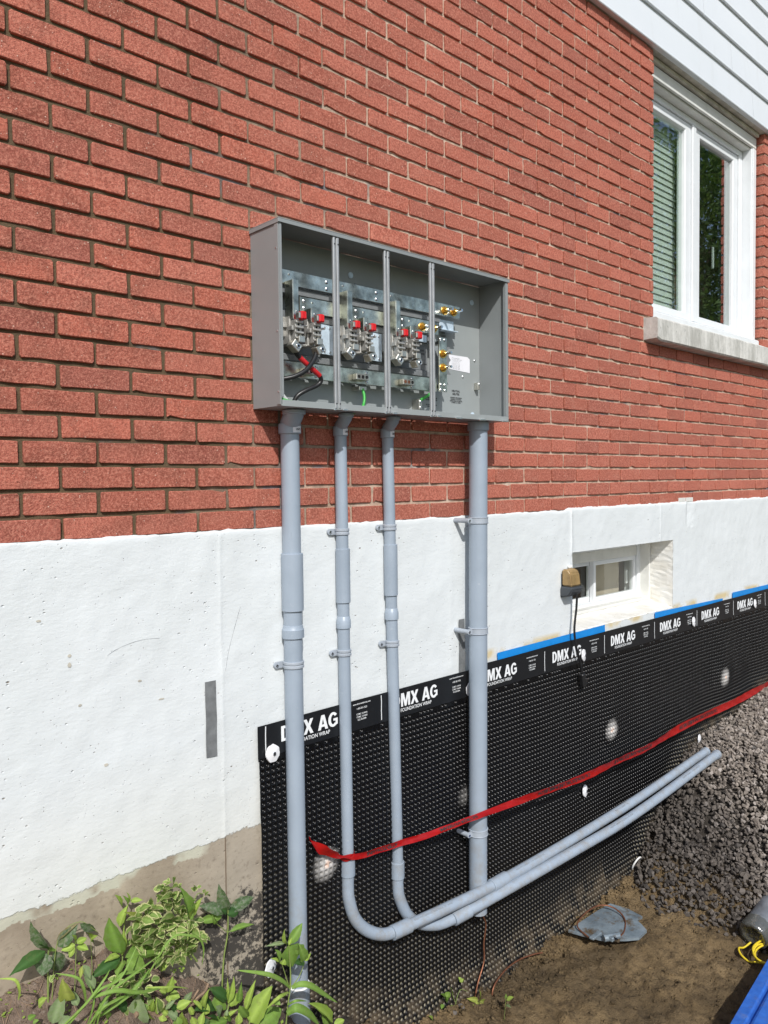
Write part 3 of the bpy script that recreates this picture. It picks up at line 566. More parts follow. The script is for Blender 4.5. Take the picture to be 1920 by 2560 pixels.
def printed(name, s, x, z, size, mat, parent, yf, bold=0.0, xs=1.0, align='LEFT', lift=.0012, slope=0.0):
    vs, fs = text_geo(s, size, bold, xs, align); mb = MB()
    mb.add([(x+a, yf(x+a, z+b)-lift, z+b+slope*a) for a, b in vs], fs)
    me = bpy.data.meshes.new(name); me.from_pydata(mb.v, [], mb.f); me.update(); return link(name, me, mat, parent)
for k in range(9):
    x0 = .609+.502*k
    if x0 > 4.7: break
    mb = MB(); mb.grid([[(x0+dx+.002*nz(z*30, k), mem_y(x0, z)-.0013, z) for dx in (0, .0035)] for z in (-.716, -.68, -.65, -.626)]); link('printed_line', mb, 'white_print', membrane)
    if x0 < 4.4:
        vs_, fs_, ww = letters('DMX AG', .050); sx_ = .240/ww; me = bpy.data.meshes.new('lettering'); me.from_pydata([(x0+.062+a*sx_, mem_y(x0+.062+a*sx_, -.69+b)-.0013, -.6895+b) for a, b in vs_], [], fs_); me.update(); link('lettering', me, 'white_print', membrane)
        printed('lettering', 'FOUNDATION WRAP', x0+.098, -.7085, .0185, 'white_print', membrane, mem_y, .0002, .92)
        for q, (s, dz, sz) in enumerate((('www.dmxmembranes.com', -.637, .0085), ('1-855-501-7622', -.654, .0085), ('CCMC 13149-R', -.674, .0085), ('CCMC 13169-R', -.684, .0085), ('ICC-ES-2896', -.694, .0085))):
            printed('lettering', s, x0+.41, dz, sz, 'white_print', membrane, mem_y, .0001, .9, 'CENTER')
def washer(x, z, tilt, lab):
    t = thing('membrane_washer', lab, 'washer', 'white washers pinning the membrane')
    y = mem_y(x, z)-.004; n = Vector((math.sin(tilt)*.4, -1, .08*math.sin(tilt*3))).normalized(); c = Vector((x, y, z)); mb = MB()
    a = n.orthogonal().normalized(); b = n.cross(a); N = 20; rr = [.0285*(1+.05*math.sin(q*2.3+x*9)) for q in range(N)]; vs = []
    for h, f in ((0, 1), (.004, .98), (.0075, .35), (.0075, .0)):
        vs += [c+n*h+(a*math.cos(2*math.pi*q/N)+b*math.sin(2*math.pi*q/N))*rr[q]*max(f, .001) for q in range(N)]
    mb.add(vs, [(i*N+q, i*N+(q+1) % N, (i+1)*N+(q+1) % N, (i+1)*N+q) for i in range(3) for q in range(N)])
    link('disc', mb, 'washer', t); s = link('screw', MB().cyl(c+n*.007, c+n*.012, .0062, 12), 'bright_steel', t)
    link('screw_socket', MB().cyl(c+n*.0115, c+n*.0126, .0032, 8), 'ink', s)
for x, z, ti, lab in ((.633, -.717, .3, 'white round washer at the top left corner of the black membrane'), (.607, -1.406, 1.1, 'white round washer low on the left edge of the membrane beside the weed'), (1.600, -.697, .2, 'white washer half hidden behind the rightmost grey conduit'),
                      (2.426, -.693, .8, 'white washer beside the hanging black cord'), (3.574, -.685, .5, 'white washer on the membrane band just right of the basement window'), (4.451, -.683, .4, 'white washer on the membrane band nearest the house corner'),
                      (2.430, -1.351, .6, 'white washer between the red tape and the two sloping conduits'), (3.572, -1.365, .5, 'white washer just above the gravel below the red tape')):
    washer(x, z, ti, lab)

# ---------------------------------------------------------------- tapes
def strip(name, x0, x1, zt0, zt1, zb0, zb1, y, mat, label, cat, wr=.0012, n=30, fold=False):
    mb = MB(); rows = []
    for v in range(7):
        f = v/6; row = []
        for u in range(n+1):
            g = u/n; x = x0+(x1-x0)*g; zt = zt0+(zt1-zt0)*g; zb = zb0+(zb1-zb0)*g; z = zt+(zb-zt)*f
            row.append((x+(.002*nz(f*9, 5) if u in (0, n) else 0), y-wr*(1+nz(x*25, z*25, 4))-.0005, z+(.004*nz(g*12, 8) if v in (0, 6) and fold else 0)))
        rows.append(row)
    mb.grid(rows); o = link(name, mb, mat, smooth=True)
    return tag(o, label, cat)
strip('blue_tape_strip', 1.788, 2.635, -.581, -.576, -.632, -.632, -.009, 'blue_tape', 'blue tape strip above the membrane between the conduit and the basement window', 'tape')
strip('blue_tape_strip', 3.138, 3.985, -.578, -.596, -.632, -.632, -.009, 'blue_tape', 'blue tape strip above the membrane below the right side of the basement window', 'tape')
strip('blue_tape_strip', 4.127, 4.735, -.576, -.582, -.632, -.632, -.009, 'blue_tape', 'blue tape strip above the membrane nearest the house corner', 'tape')
strip('duct_tape_strip', .4035, .441, -.447, -.4475, -.676, -.679, -.0065, 'duct_tape', 'grey duct tape strip stuck upright on the white wall at the left', 'tape', .0018, 12, True)
strip('duct_tape_strip', 1.547, 1.583, -.408, -.4085, -.650, -.655, -.0075, 'duct_tape', 'grey duct tape strip half hidden behind the rightmost conduit', 'tape', .0018, 12, True)

# red caution tape
TP = [(.752, -.05, -1.020), (.762, -.05, -1.042), (.8076, -.062, -1.0795), (.85, -.063, -1.107), (.884, -.056, -1.1307), (.9568, -.0565, -1.1521), (1.0625, -.056, -1.1646), (1.1683, -.0585, -1.1737), (1.2718, -.08, -1.1756), (1.4276, -.11, -1.1674), (1.5748, -.122, -1.1688), (1.8846, -.115, -1.1916), (2.2895, -.11, -1.2209), (2.5949, -.11, -1.2212), (2.8747, -.11, -1.2269), (3.1834, -.105, -1.2123), (3.5247, -.1, -1.2115), (4.0096, -.09, -1.2227), (4.5565, -.08, -1.2132), (4.72, -.08, -1.21)]
tp = catmull(TP, 14); sl_ = [0.0]
for a, b in zip(tp, tp[1:]): sl_.append(sl_[-1]+(b-a).length)
def tape_at(s, v):
    """point on the tape at arc length s, v in -1..1 across it"""
    i = int(np.searchsorted(sl_, s))-1; i = max(0, min(len(tp)-2, i)); f = (s-sl_[i])/(sl_[i+1]-sl_[i]); p = tp[i].lerp(tp[i+1], f); T = (tp[i+1]-tp[i]).normalized()
    w = float(np.interp(p.x, [.75, .77, .80, .83, .875, .89, .92, 1.0, 1.6, 2.0, 2.4, 3.2, 4.7], [.002, .009, .019, .016, .006, .004, .010, .0105, .0115, .0155, .018, .02, .02]))
    tw = (.75*math.sin(p.x*2.6+1)+.35*math.sin(p.x*7.3))*(1-.75*ss(1.7, 2.3, p.x))+(.9*math.sin(p.x*40) if p.x < .95 else 0)+.12*math.sin(p.x*13)
    a = Vector((0, 0, 1)); a = (a-T*a.dot(T)).normalized(); b = T.cross(a); wd = a*math.cos(tw)+b*math.sin(tw)
    nrm = T.cross(wd).normalized(); nrm = nrm if nrm.y < 0 else -nrm
    return p+wd*v*w+nrm*(.0025*abs(v)**2+.0012*math.sin(p.x*55+v*3)), nrm
tape = thing('caution_tape', 'red caution tape tied to a conduit and stretched across the membrane', 'tape')
S = np.linspace(0, sl_[-1]*.9995, 420); mb = MB(); mb.grid([[tape_at(s, v)[0] for v in (-1, -.5, 0, .5, 1)] for s in S]); link('ribbon', mb, 'caution_red', tape, smooth=True)
knot = [(.930+.0285*math.sin(a), -.028-.0285*math.cos(a), -1.146+.004*math.sin(2*a)) for a in np.linspace(0, 2*math.pi, 26)]
mb = MB(); mb.grid([[(x, y, z+dz) for dz in (-.008, -.003, .003, .008)] for x, y, z in knot]); link('knot', mb, 'caution_red', tape, smooth=True)
def tape_text(s, s0, size):
    vs, fs = text_geo(s, size, .0006, 1.0); mb = []
    for a, b in vs:
        i_s = s0-a; P_, _ = tape_at(i_s, 0); w = (tape_at(i_s, 1)[0]-tape_at(i_s, -1)[0]).length
        q, n = tape_at(i_s, -(b-size*.36)/(w/2)); mb.append(tuple(q+n*.0016))
    me = bpy.data.meshes.new('lettering'); me.from_pydata(mb, [], fs); me.update(); link('lettering', me, 'ink', tape)
def s_of(x): return sl_[min(range(len(tp)), key=lambda i: abs(tp[i].x-x))]
for s, x, sz in (('ATTENTION-LIGNE', 1.145, .017), ('ELECTRIQUE SOUTERRAINE', 1.52, .015), ('CAUTION-ELECTRIC LINE BURIED BELOW', 2.34, .022), ('ATTENTION-LIGNE ELECTRIQUE', 2.92, .025), ('CAUTION-ELECTRIC LINE BURIED BELOW', 3.72, .026)): tape_text(s, s_of(x), sz)

# ---------------------------------------------------------------- conduits
def sleeve(parent, name, x, y, z0, z1, r, mat='conduit', dx=0): return smooth_by_angle(link(name, MB().pipe((x, y, z0), (x+dx, y, z1), r, r*.6), mat, parent))
def conduit_vertical(label, unit, x0, x1, zb, r, y, hubx, low_coupling=None):
    """drop from the box: hub, offset fitting, expansion sleeve, coupling"""
    t = thing('conduit', label, 'conduit', 'grey conduits below the meter box'); zt = .376; X = lambda z: x0+(x1-x0)*(.33-z)/(.33-zb)
    sleeve(t, 'hub', hubx, -.0765, .362, .3755, r*1.22); smooth_by_angle(link('offset_fitting', MB().tube([(hubx, -.0765, .37), (hubx, -.0755, .363), (hubx+(X(.33)-hubx)*.5, (y-.0765)/2, .3495), (X(.34), y-.001, .336), (X(.33), y, .328)], r*1.03, 24, up=(1, 0, 0)), 'conduit', t))
    so = sleeve(t, 'socket', X(.335), y, .336, .303, r*1.20)
    smooth_by_angle(link('pipe', MB().tube([(X(z), y, z) for z in (.33, 0, -.4, -.8, zb)], r, 28), 'conduit', t))
    sleeve(t, 'expansion_sleeve', X(-.17), y-.001, -.266, -.080, r*1.18); smooth_by_angle(link('coupling', MB().tube([(X(-.31), y, z) for z in (-.312, -.313, -.324, -.326, -.353, -.354)], [r*1.0, r*1.05, r*1.13, r*1.19, r*1.19, r], 28), 'conduit', t))
    # paper label wrapped round the socket, facing the path
    a0, a1 = math.radians(-110), math.radians(-52); rr = r*1.20+.0006; mb = MB(); mb.grid([[(X(.335)+rr*math.cos(a0+(a1-a0)*k/8), y+rr*math.sin(a0+(a1-a0)*k/8), z) for k in range(9)] for z in (.3065, .3275)]); lb = link('label_sticker', mb, 'paper', t)
    vs, fs = text_geo('UNIT %d' % unit, .0085, .0003, .95); me = bpy.data.meshes.new('lettering'); rr += .0006
    me.from_pydata([(X(.335)+rr*math.cos(a0+math.radians(16)+a/rr), y+rr*math.sin(a0+math.radians(16)+a/rr), .314+b) for a, b in vs], [], fs); me.update(); link('lettering', me, 'ink', lb)
    return t, X
R1, R2, R4 = .0302, .0211, .0365
t1, X1 = conduit_vertical('thick leftmost grey conduit dropping from the meter box into the ground', 1, .7123, .712, -1.80, R1, -.035, .700)
smooth_by_angle(link('bell_socket', MB().pipe((.712, -.035, -1.503), (.712, -.035, -1.80), R1*1.2, R1*.8), 'conduit', t1)); link('socket_rim', MB().pipe((.712, -.035, -1.502), (.712, -.035, -1.507), R1*1.22, R1*1.0), 'white_plastic', t1)
t2, X2 = conduit_vertical('thin grey conduit second from the left, bending to the upper sloping run', 2, .929, .9355, -1.24, R2, -.028, .914)
t3, X3 = conduit_vertical('thin grey conduit third from the left, bending to the lower sloping run', 3, 1.149, 1.176, -1.33, R2, -.028, 1.133)
E2 = [(.9345, -.028, -1.22), (.934, -.028, -1.26), (.9365, -.0295, -1.3069), (.9579, -.035, -1.3807), (1.0034, -.045, -1.4383), (1.0706, -.06, -1.4758), (1.149, -.075, -1.4802)]
Q2 = [(1.149, -.075, -1.4802), (1.3744, -.10, -1.4785), (1.637, -.12, -1.4755), (2.0696, -.145, -1.4538), (2.6627, -.165, -1.4206), (3.3858, -.18, -1.361)]
E3 = [(1.174, -.028, -1.31), (1.175, -.028, -1.35), (1.1812, -.030, -1.3951), (1.2128, -.037, -1.4686), (1.2614, -.05, -1.5158), (1.3232, -.07, -1.5391), (1.3736, -.085, -1.5415), (1.4463, -.105, -1.5324)]
Q3 = [(1.4463, -.105, -1.5324), (1.60, -.135, -1.512), (2.0372, -.185, -1.4751), (2.5633, -.22, -1.4418), (3.3672, -.25, -1.3531)]
for t, E, Q, zc, X in ((t2, E2, Q2, (-1.152, -1.222), X2), (t3, E3, Q3, (-1.256, -1.318), X3)):
    sleeve(t, 'coupling', X(zc[0]), -.028, zc[1], zc[0], R2*1.22)
    smooth_by_angle(link('elbow', MB().tube(catmull(E, 8), R2*1.02, 28), 'conduit', t))
    run = catmull(Q, 10); a, b = Vector(Q[0]), Vector(Q[1]); d = (b-a).normalized(); smooth_by_angle(link('coupling', MB().pipe(a-d*.045, a+d*.035, R2*1.24, R2*.7), 'conduit', t))
    mb = MB(); mb.tube(run, R2, 28, caps=False); smooth_by_angle(link('run_pipe', mb, 'conduit', t)); e = run[-1]; de = (run[-1]-run[-2]).normalized()
    smooth_by_angle(link('bell_end', MB().pipe(e-de*.012, e+de*.010, R2*1.13, R2*.88), 'conduit', t)); link('end_bore', MB().cyl(e-de*.03, e-de*.004, R2*.87, 20), 'dark_hole', t)
    # factory print along the upper side
    L = [0.0]
    for p, q in zip(run, run[1:]): L.append(L[-1]+(q-p).length)
    for s, s0 in (('RIGID PVC CONDUIT  ELECTRICAL DC  SUN.R', .05 if t is t2 else .9), ('RIGID PVC CONDUIT  1 1/4  ELECTRICAL DC', .60 if t is t2 else 1.55), ('RIGID PVC CONDUIT  1 1/4', 1.32 if t is t2 else 9)):
        if s0 > 2: continue
        vs, fs = text_geo(s, .0095, .0, .95); P_ = []
        for aa, bb in vs:
            sL = min(s0+aa, L[-1]*.999); i = max(0, int(np.searchsorted(L, sL))-1); p = run[i].lerp(run[i+1], (sL-L[i])/(L[i+1]-L[i])); T = (run[i+1]-run[i]).normalized(); upv = (Vector((0, 0, 1))-T*T.z).normalized(); sd = T.cross(upv)
            an = math.radians(38)-bb/R2; P_.append(tuple(p+(upv*math.cos(an)+sd*math.sin(an)*(1 if sd.y < 0 else -1))*(R2+.0004)))
        me = bpy.data.meshes.new('lettering'); me.from_pydata(P_, [], fs); me.update(); link('lettering', me, 'duct_tape', t)
d2 = Vector((1.745, -.1265, -1.4715)); dd = Vector((.43, -.025, .022)).normalized(); q = Vector((1.637, -.12, -1.4755)); smooth_by_angle(link('coupling', MB().pipe(q-dd*.03, q+dd*.06, R2*1.24, R2*.7), 'conduit', t2))
t4 = thing('conduit', 'thickest grey conduit, rightmost below the meter box, cut off above the mud', 'conduit', 'grey conduits below the meter box')
Y4 = -.0765; X4 = lambda z: 1.596-.023*(.39-z)/1.98
sleeve(t4, 'hub', X4(.37), Y4, .343, .377, R4*1.17); smooth_by_angle(link('pipe', MB().tube([(X4(z), Y4, z) for z in (.39, 0, -.5, -1.0, -1.585)], R4, 32, caps=False), 'conduit', t4)); link('pipe_bore', MB().cyl((X4(-1.5), Y4, -1.55), (X4(-1.5), Y4, -1.56), R4*.98, 24), 'dark_hole', t4)
smooth_by_angle(link('bushing', MB().tube([(X4(.37), Y4, z) for z in (.381, .383, .397, .400)], [.044, .0505, .0505, .046], 28), 'conduit_strap', t4))

def strap(x, z, r, y, lab, spacer=False, ridge=True):
    t = thing('pipe_strap', lab, 'pipe strap', 'plastic straps holding the conduits')
    mb = MB()
    if ridge: mb.pipe((x, y, z-.011), (x, y, z-.0015), r+.0042, r*.99).pipe((x, y, z+.0015), (x, y, z+.011), r+.0042, r*.99).pipe((x, y, z-.003), (x, y, z+.003), r+.0022, r*.99)
    else: mb.pipe((x, y, z-.013), (x, y, z-.009), r+.0045, r*.99).pipe((x, y, z-.0095), (x, y, z+.0095), r+.0026, r*.99).pipe((x, y, z+.009), (x, y, z+.013), r+.0045, r*.99)
    smooth_by_angle(link('band', mb, 'conduit_strap', t))
    ye = y if spacer else -.011; xe = x-r-.020
    link('ear', MB().prism([(xe+.010*math.cos(a), z+.010*math.sin(a)) for a in np.linspace(math.pi*.5, math.pi*1.5, 9)]+[(x-r*.7, z-.010), (x-r*.7, z+.010)], ye-.003, ye+.004), 'conduit_strap', t)
    if spacer: smooth_by_angle(link('spacer', MB().cyl((xe, ye+.0045, z), (xe, -.004, z), .0095, 16), 'conduit_strap', t))
    s = link('screw', MB().cyl((xe, ye-.006, z), (xe, ye-.003, z), .0055, 12), 'bright_steel', t); link('screw_socket', MB().cyl((xe, ye-.0068, z), (xe, ye-.0058, z), .0028, 8), 'ink', s)
strap(X1(-.44), -.440, R1, -.035, 'grey strap on the thick leftmost conduit'); strap(X2(-.022), -.022, R2, -.028, 'upper grey strap on the second conduit from the left'); strap(X2(-.438), -.438, R2, -.028, 'lower grey strap on the second conduit from the left')
strap(X3(-.018), -.018, R2, -.028, 'upper grey strap on the third conduit from the left'); strap(X3(-.441), -.441, R2, -.028, 'lower grey strap on the third conduit from the left')
strap(X4(-.01), -.010, R4, Y4, 'stood off strap at the top of the rightmost conduit', True, False); strap(X4(-.447), -.447, R4, Y4, 'stood off strap over the duct tape on the rightmost conduit', True, False); strap(X4(-1.26), -1.255, R4, Y4, 'stood off strap below the red tape on the rightmost conduit', True, False)

# ---------------------------------------------------------------- meter box
BXL, BXR, BZB, BZT, BD = .597, 1.690, .378, .930, -.153
box = thing('meter_box', 'grey steel meter box with its covers off, mounted on the brick wall', 'meter box')
link('back_panel', MB().box(BXL+.003, BXR-.003, -.008, -.004, BZB+.003, BZT-.002), 'box_inside', box)
link('side_panel', MB().box(BXL, BXL+.0022, BD, -.003, BZB, BZT, .0006).box(BXL-.0022, BXL-.0003, BD+.001, BD+.020, BZB+.004, BZT-.006, .0006), 'box_paint', box)
link('side_panel', MB().box(BXR-.0022, BXR, BD, -.003, BZB, BZT, .0006), 'box_paint', box)
link('front_flange', MB().box(BXL+.0025, BXL+.010, BD-.0012, BD+.0012, BZB+.026, BZT-.004, .0005), 'box_paint', box)
link('front_flange', MB().box(BXR-.016, BXR-.0025, BD-.0012, BD+.0012, BZB+.018, BZT-.004, .0005).box(BXR-.0165, BXR-.0145, BD+.001, BD+.012, BZB+.018, BZT-.004), 'box_paint', box)
link('top_panel', MB().box(BXL-.004, BXR+.004, BD-.006, -.003, BZT, BZT+.003, .0008).box(BXL-.004, BXR+.004, BD-.006, BD-.0035, BZT-.011, BZT-.0002, .0006).box(BXL-.004, BXL-.0025, BD-.003, -.003, BZT-.012, BZT-.0002, .0004), 'box_paint', box)
link('bottom_panel', MB().box(BXL+.003, BXR-.003, BD+.001, -.009, BZB, BZB+.0022, .0005), 'box_inside', box); link('bottom_lip', MB().box(BXL+.003, BXR-.003, BD-.0018, BD+.0006, BZB-.001, BZB+.018, .0006), 'box_inside', box)
for k in range(3):
    x = .815+.22*k; dv = link('divider', MB().box(x-.012, x-.0022, BD-.004, BD+.006, BZB+.002, BZT-.012, .002).box(x+.0022, x+.012, BD-.004, BD+.006, BZB+.002, BZT-.012, .002).box(x-.0022, x+.0022, BD+.003, BD+.008, BZB+.004, BZT-.014), 'divider_metal', box)
    for dx in (-.007, .007):
        for z in (BZB+.018, BZT-.034): link('rivet', MB().cyl((x+dx, BD-.0054, z), (x+dx, BD-.0038, z), .0022, 8), 'ink', dv)
    link('latch_clip', MB().box(x-.022, x-.013, BD-.009, BD-.002, BZB-.004, BZB+.001, .0008), 'bright_steel', dv); link('latch_clip', MB().box(x+.013, x+.034, BD-.011, BD-.002, BZB-.003, BZB+.003, .001), 'bright_steel', dv)
for x in (1.385, 1.52, 1.655): link('latch_clip', MB().box(x-.018, x+.018, BD-.010, BD-.002, BZB-.004, BZB+.0012, .001), 'bright_steel', box)
for z in (.42, .60, .845): link('side_screw', MB().cyl((BXL-.0042, BD+.010, z), (BXL-.0022, BD+.010, z), .0022, 8), 'bright_steel', box)
def busbar(name, x0, x1, z0, z1, y, mat='bus_metal'): return link(name, MB().box(x0, x1, y-.003, y+.003, z0, z1, .0008), mat, box)
b1 = busbar('bus_bar', .612, 1.500, .7665, .8125, -.066); b2 = busbar('bus_bar', .735, 1.379, .6905, .7375, -.066); b3 = busbar('neutral_bar', .615, 1.372, .4815, .530, -.060)
link('support_rail', MB().box(.606, 1.40, -.058, -.014, .742, .762, .002), 'grey_insulator', box); link('support_rail', MB().box(.606, 1.36, -.058, -.014, .665, .688, .002), 'grey_insulator', box); link('support_rail', MB().box(.606, 1.375, -.054, -.014, .533, .556, .003), 'grey_insulator', box)
link('barrier_tray', MB().box(.606, 1.36, -.030, -.012, .56, .664, .002), 'grey_insulator', box)
link('rear_rib', MB().box(.606, 1.26, -.012, -.0085, .826, .832, .001), 'box_inside', box)
def screw(parent, x, y, z, r=.0055, mat='bright_steel'):
    mb = MB(); mb.tube([(x, y, z), (x, y-.0015, z), (x, y-.0035, z)], [r, r, r*.55], 12); o = link('screw', mb, mat, parent); link('screw_slot', MB().box(x-r*.75, x+r*.75, y-.0039, y-.0034, z-.0007, z+.0007, rot=Matrix.Rotation(random.uniform(0, 3), 3, 'Y')), 'ink', parent); return o
def bolt(x, z, y=-.069):
    o = link('brass_nut', MB().cyl((x, y, z), (x, y-.002, z), .0165, 20).tube([(x, y-.002, z), (x, y-.012, z)], .0115, 6).cyl((x, y-.012, z), (x, y-.0165, z), .0095, 6), 'brass', box)
    link('stud', smooth_mesh := MB().cyl((x, y-.016, z), (x, y-.043, z), .0052, 14), 'bright_steel', o)
for x, z in ((1.4125, .787), (1.464, .7885), (1.292, .7115), (1.352, .713)): bolt(x, z)
vp = link('neutral_plate', MB().box(1.378, 1.421, -.072, -.066, .482, .685, .0008).box(1.388, 1.411, -.066, -.010, .66, .672).box(1.388, 1.411, -.066, -.010, .495, .51), 'bus_metal', box)
for z in (.6235, .5715): bolt(1.3985, z, -.0725)
for x in (1.386, 1.408):
    for z in (.508, .488, .676): screw(vp, x, -.072, z)
for k in range(3):
    for dx in (.024, .139): pass
    x0 = .595+.22*k
    for bar, dx, zc in ((b1, .030, .789), (b1, .1, .789), (b2, .156, .714), (b2, .19, .714)):
        for dz in (-.012, .010): screw(bar, x0+dx, -.069, zc+dz, .006 if dx in (.03, .156) else .0035)
    screw(b3, x0+.205, -.063, .520); screw(b3, x0+.205, -.063, .490)
    # neutral terminal block with three bores
    nb = link('terminal_block', MB().box(x0+.140, x0+.197, -.086, -.063, .492, .512, .0015), 'lug_metal', box)
    for q in range(3): link('terminal_bore', MB().cyl((x0+.151+q*.0175, -.0866, .502), (x0+.151+q*.0175, -.0858, .502), .0062, 12), 'copper' if k == 2 and q < 2 else 'dark_hole', nb)
RY = lambda d: Matrix.Rotation(math.radians(d), 3, 'Y')
def jaw(x, A, k):
    """one meter socket jaw: cast body with slots, strap to its bus bar, lug and red cap"""
    j = link('meter_jaw', MB().box(x-.013, x+.013, -.098, -.030, .578, .664, .002).box(x-.010, x+.014, -.1235, -.099, .585, .648, .0015)
             .box(x-.012, x+.016, -.131, -.124, .638, .646, .001).box(x-.012, x+.016, -.133, -.124, .622, .628, .001).box(x-.012, x+.016, -.133, -.124, .606, .612, .001).box(x-.012, x+.012, -.131, -.124, .590, .596, .001)
             .box(x+.014, x+.020, -.118, -.106, .626, .633, .001).box(x-.020, x-.013, -.120, -.098, .616, .630, .001), 'jaw_cast', box)
    link('jaw_slot', MB().cyl((x+.002, -.1242, .634), (x+.002, -.1236, .634), .0038, 10).cyl((x+.002, -.1242, .617), (x+.002, -.1236, .617), .0038, 10).cyl((x+.002, -.1242, .601), (x+.002, -.1236, .601), .0034, 10), 'dark_hole', j)
    zt = .770 if A else .692
    link('jaw_strap', MB().box(x-.010, x+.010, -.112, -.0695, zt, zt+.003, .0006).box(x-.010, x+.010, -.115, -.112, .650, zt+.003, .0006).box(x-.0125, x-.0102, -.1145, -.075, .655, zt+.002, .0004), 'bus_metal', j)
    screw(j, x+.002, -.115, .676, .004)
    link('red_cap', MB().box(x-.005, x+.0155, -.150, -.128, .6465, .6715, .003).box(x-.001, x+.0015, -.1515, -.1495, .650, .668, .0006).box(x+.008, x+.0105, -.1515, -.1495, .650, .668, .0006), 'red_plastic', j)
    link('cap_stem', MB().box(x-.012, x-.0045, -.146, -.128, .650, .667, .001), 'lug_metal', j)
    cx = x-.012 if A else x+.012; an = 38 if A else -32
    lg = MB().box(cx-.017, cx+.017, -.134, -.104, .554, .580, .002, rot=RY(an)); lg.box(x-.008, x+.016, -.139, -.124, .578, .598, .0015); l = link('lug', lg, 'lug_metal', j)
    link('lug_screw', MB().pipe((cx+.004, -.1365, .566), (cx+.004, -.134, .566), .0078, .0045, 14), 'bright_steel', l); link('lug_bore', MB().cyl((cx+.004, -.1352, .566), (cx+.004, -.1346, .566), .0044, 10), 'dark_hole', l)
    link('stop_pin', MB().cyl((x+.013, -.12, .650-.02), (x+.040, -.118, .636), .0032, 8).cyl((x+.013, -.10, .576), (x+.05, -.10, .578), .004, 8), 'jaw_cast', j)
for k in range(3):
    jaw(.6855+.22*k, True, k); jaw(.7555+.22*k, False, k)
    x0 = .595+.22*k
    link('insulator_block', MB().box(x0+.062, x0+.112, -.075, -.031, .60, .664, .003).box(x0+.064, x0+.078, -.085, -.0755, .628, .645, .002), 'jaw_cast', box); link('black_spacer', MB().box(x0+.114, x0+.145, -.085, -.031, .58, .66, .002), 'black_plastic', box)
    if k < 2:
        z_ = link('zinc_plate', MB().prism([(x0+.218, .565), (x0+.236, .560), (x0+.282, .572), (x0+.282, .664), (x0+.218, .664)], -.064, -.060).box(x0+.2365, x0+.2385, -.066, -.0642, .562, .664), 'zinc', box) if False else link('zinc_plate', MB().box(x0+.2295, x0+.2535, -.064, -.060, .566, .662, .0006).box(x0+.2545, x0+.281, -.061, -.057, .566, .662, .0006), 'zinc', box)
        for z in (.652, .574):
            for dx in (.2415, .266): screw(z_, x0+dx, -.064 if dx < .25 else -.061, z, .004)
# barrier with a saw edge, printed sheet and wording on the back panel
link('saw_barrier', MB().prism([(1.424, .658), (1.452, .658), (1.475, .662), (1.452, .637), (1.478, .612), (1.452, .584), (1.478, .556), (1.424, .556)], -.040, -.0375).box(1.421, 1.424, -.066, -.0375, .556, .658), 'grey_insulator', box)
link('line_plate', MB().box(1.23, 1.352, -.034, -.0305, .585, .663, .001), 'grey_insulator', box); link('line_shield', MB().box(1.215, 1.315, -.070, -.064, .656, .683, .0015), 'zinc', box); link('line_shield', MB().box(1.405, 1.485, -.05, -.046, .722, .758, .001).box(1.42, 1.50, -.06, -.03, .718, .721), 'zinc', box)
back = lambda x, z: -.0086
sh = link('label_sheet', MB().prism([(1.503, .640), (1.612, .640), (1.6255, .632), (1.6255, .578), (1.503, .584)], -.0092, -.0084), 'paper', box)
for q in range(9): printed('lettering', ('Wire size and torque', 'lb-in   N.m   AWG   kcmil', '1  14-10  35  4.0  |  50', '2   8   40  4.5  |  75', '3  6-4  45  5.0  | 110', '4  3-2  50  5.6  | 150', '5  1/0  50  5.6  | 180', '6  2/0  55  6.2  | 200', '7  4/0  60  6.8  | 250')[q], 1.518, .6275-q*.0052, .0048, 'duct_tape', sh, lambda x, z: -.0093, 0, 1.15, lift=.0004)
for s, x, z, sz, al in (('NEUTRAL', 1.541, .4965, .011, 'CENTER'), ('NEUTRE', 1.541, .4845, .011, 'CENTER'), ('CONNECT GROUNDING', 1.542, .472, .006, 'CENTER'), ('BONDED TO NEUTRAL', 1.542, .4655, .006, 'CENTER'), ('BORNE RELIEE AU NEUTRE', 1.542, .459, .006, 'CENTER'), ('ET MISE A LA TERRE', 1.542, .4525, .006, 'CENTER'), ('LINE', 1.470, .7165, .010, 'CENTER'), ('LIGNE', 1.470, .7045, .010, 'CENTER'), ('COPPER OR ALUMINUM', 1.40, .462, .006, 'CENTER'), ('CUIVRE OU ALUMINIUM', 1.40, .455, .006, 'CENTER'), ('SEE WIRING DIAGRAM', 1.40, .436, .006, 'CENTER'), ('VOIR LE SCHEMA', 1.40, .429, .006, 'CENTER')):
    printed('lettering', s, x, z, sz, 'ink', box, lambda x, z: -.0086, .0002, 1.0, al, .0006)
printed('lettering', 'LINE', 1.325, .630, .009, 'ink', box, lambda x, z: -.0342, .0002, 1, 'CENTER', .0005); printed('lettering', 'LIGNE', 1.325, .618, .009, 'ink', box, lambda x, z: -.0342, .0002, 1, 'CENTER', .0005)
for x, z in ((1.655, .630), (1.583, .560), (1.50, .80), (1.02, .83), (.70, .86)): screw(box, x, -.0086, z, .005)
for x, z in ((1.030, .402), (1.640, .412), (1.64, .86), (1.0, .86)): link('mounting_washer', MB().cyl((x, -.0086, z), (x, -.0115, z), .0105, 16).cyl((x, -.0115, z), (x, -.0135, z), .006, 6), 'zinc', box)
gl = link('ground_lug', MB().box(1.651, 1.664, -.030, -.0086, .512, .540, .001), 'lug_metal', box); screw(gl, 1.657, -.030, .534, .005)
g3 = link('ground_lug', MB().box(1.296, 1.312, -.045, -.0086, .412, .452, .001), 'lug_metal', box); screw(g3, 1.304, -.045, .442, .006); screw(g3, 1.304, -.045, .420, .006)
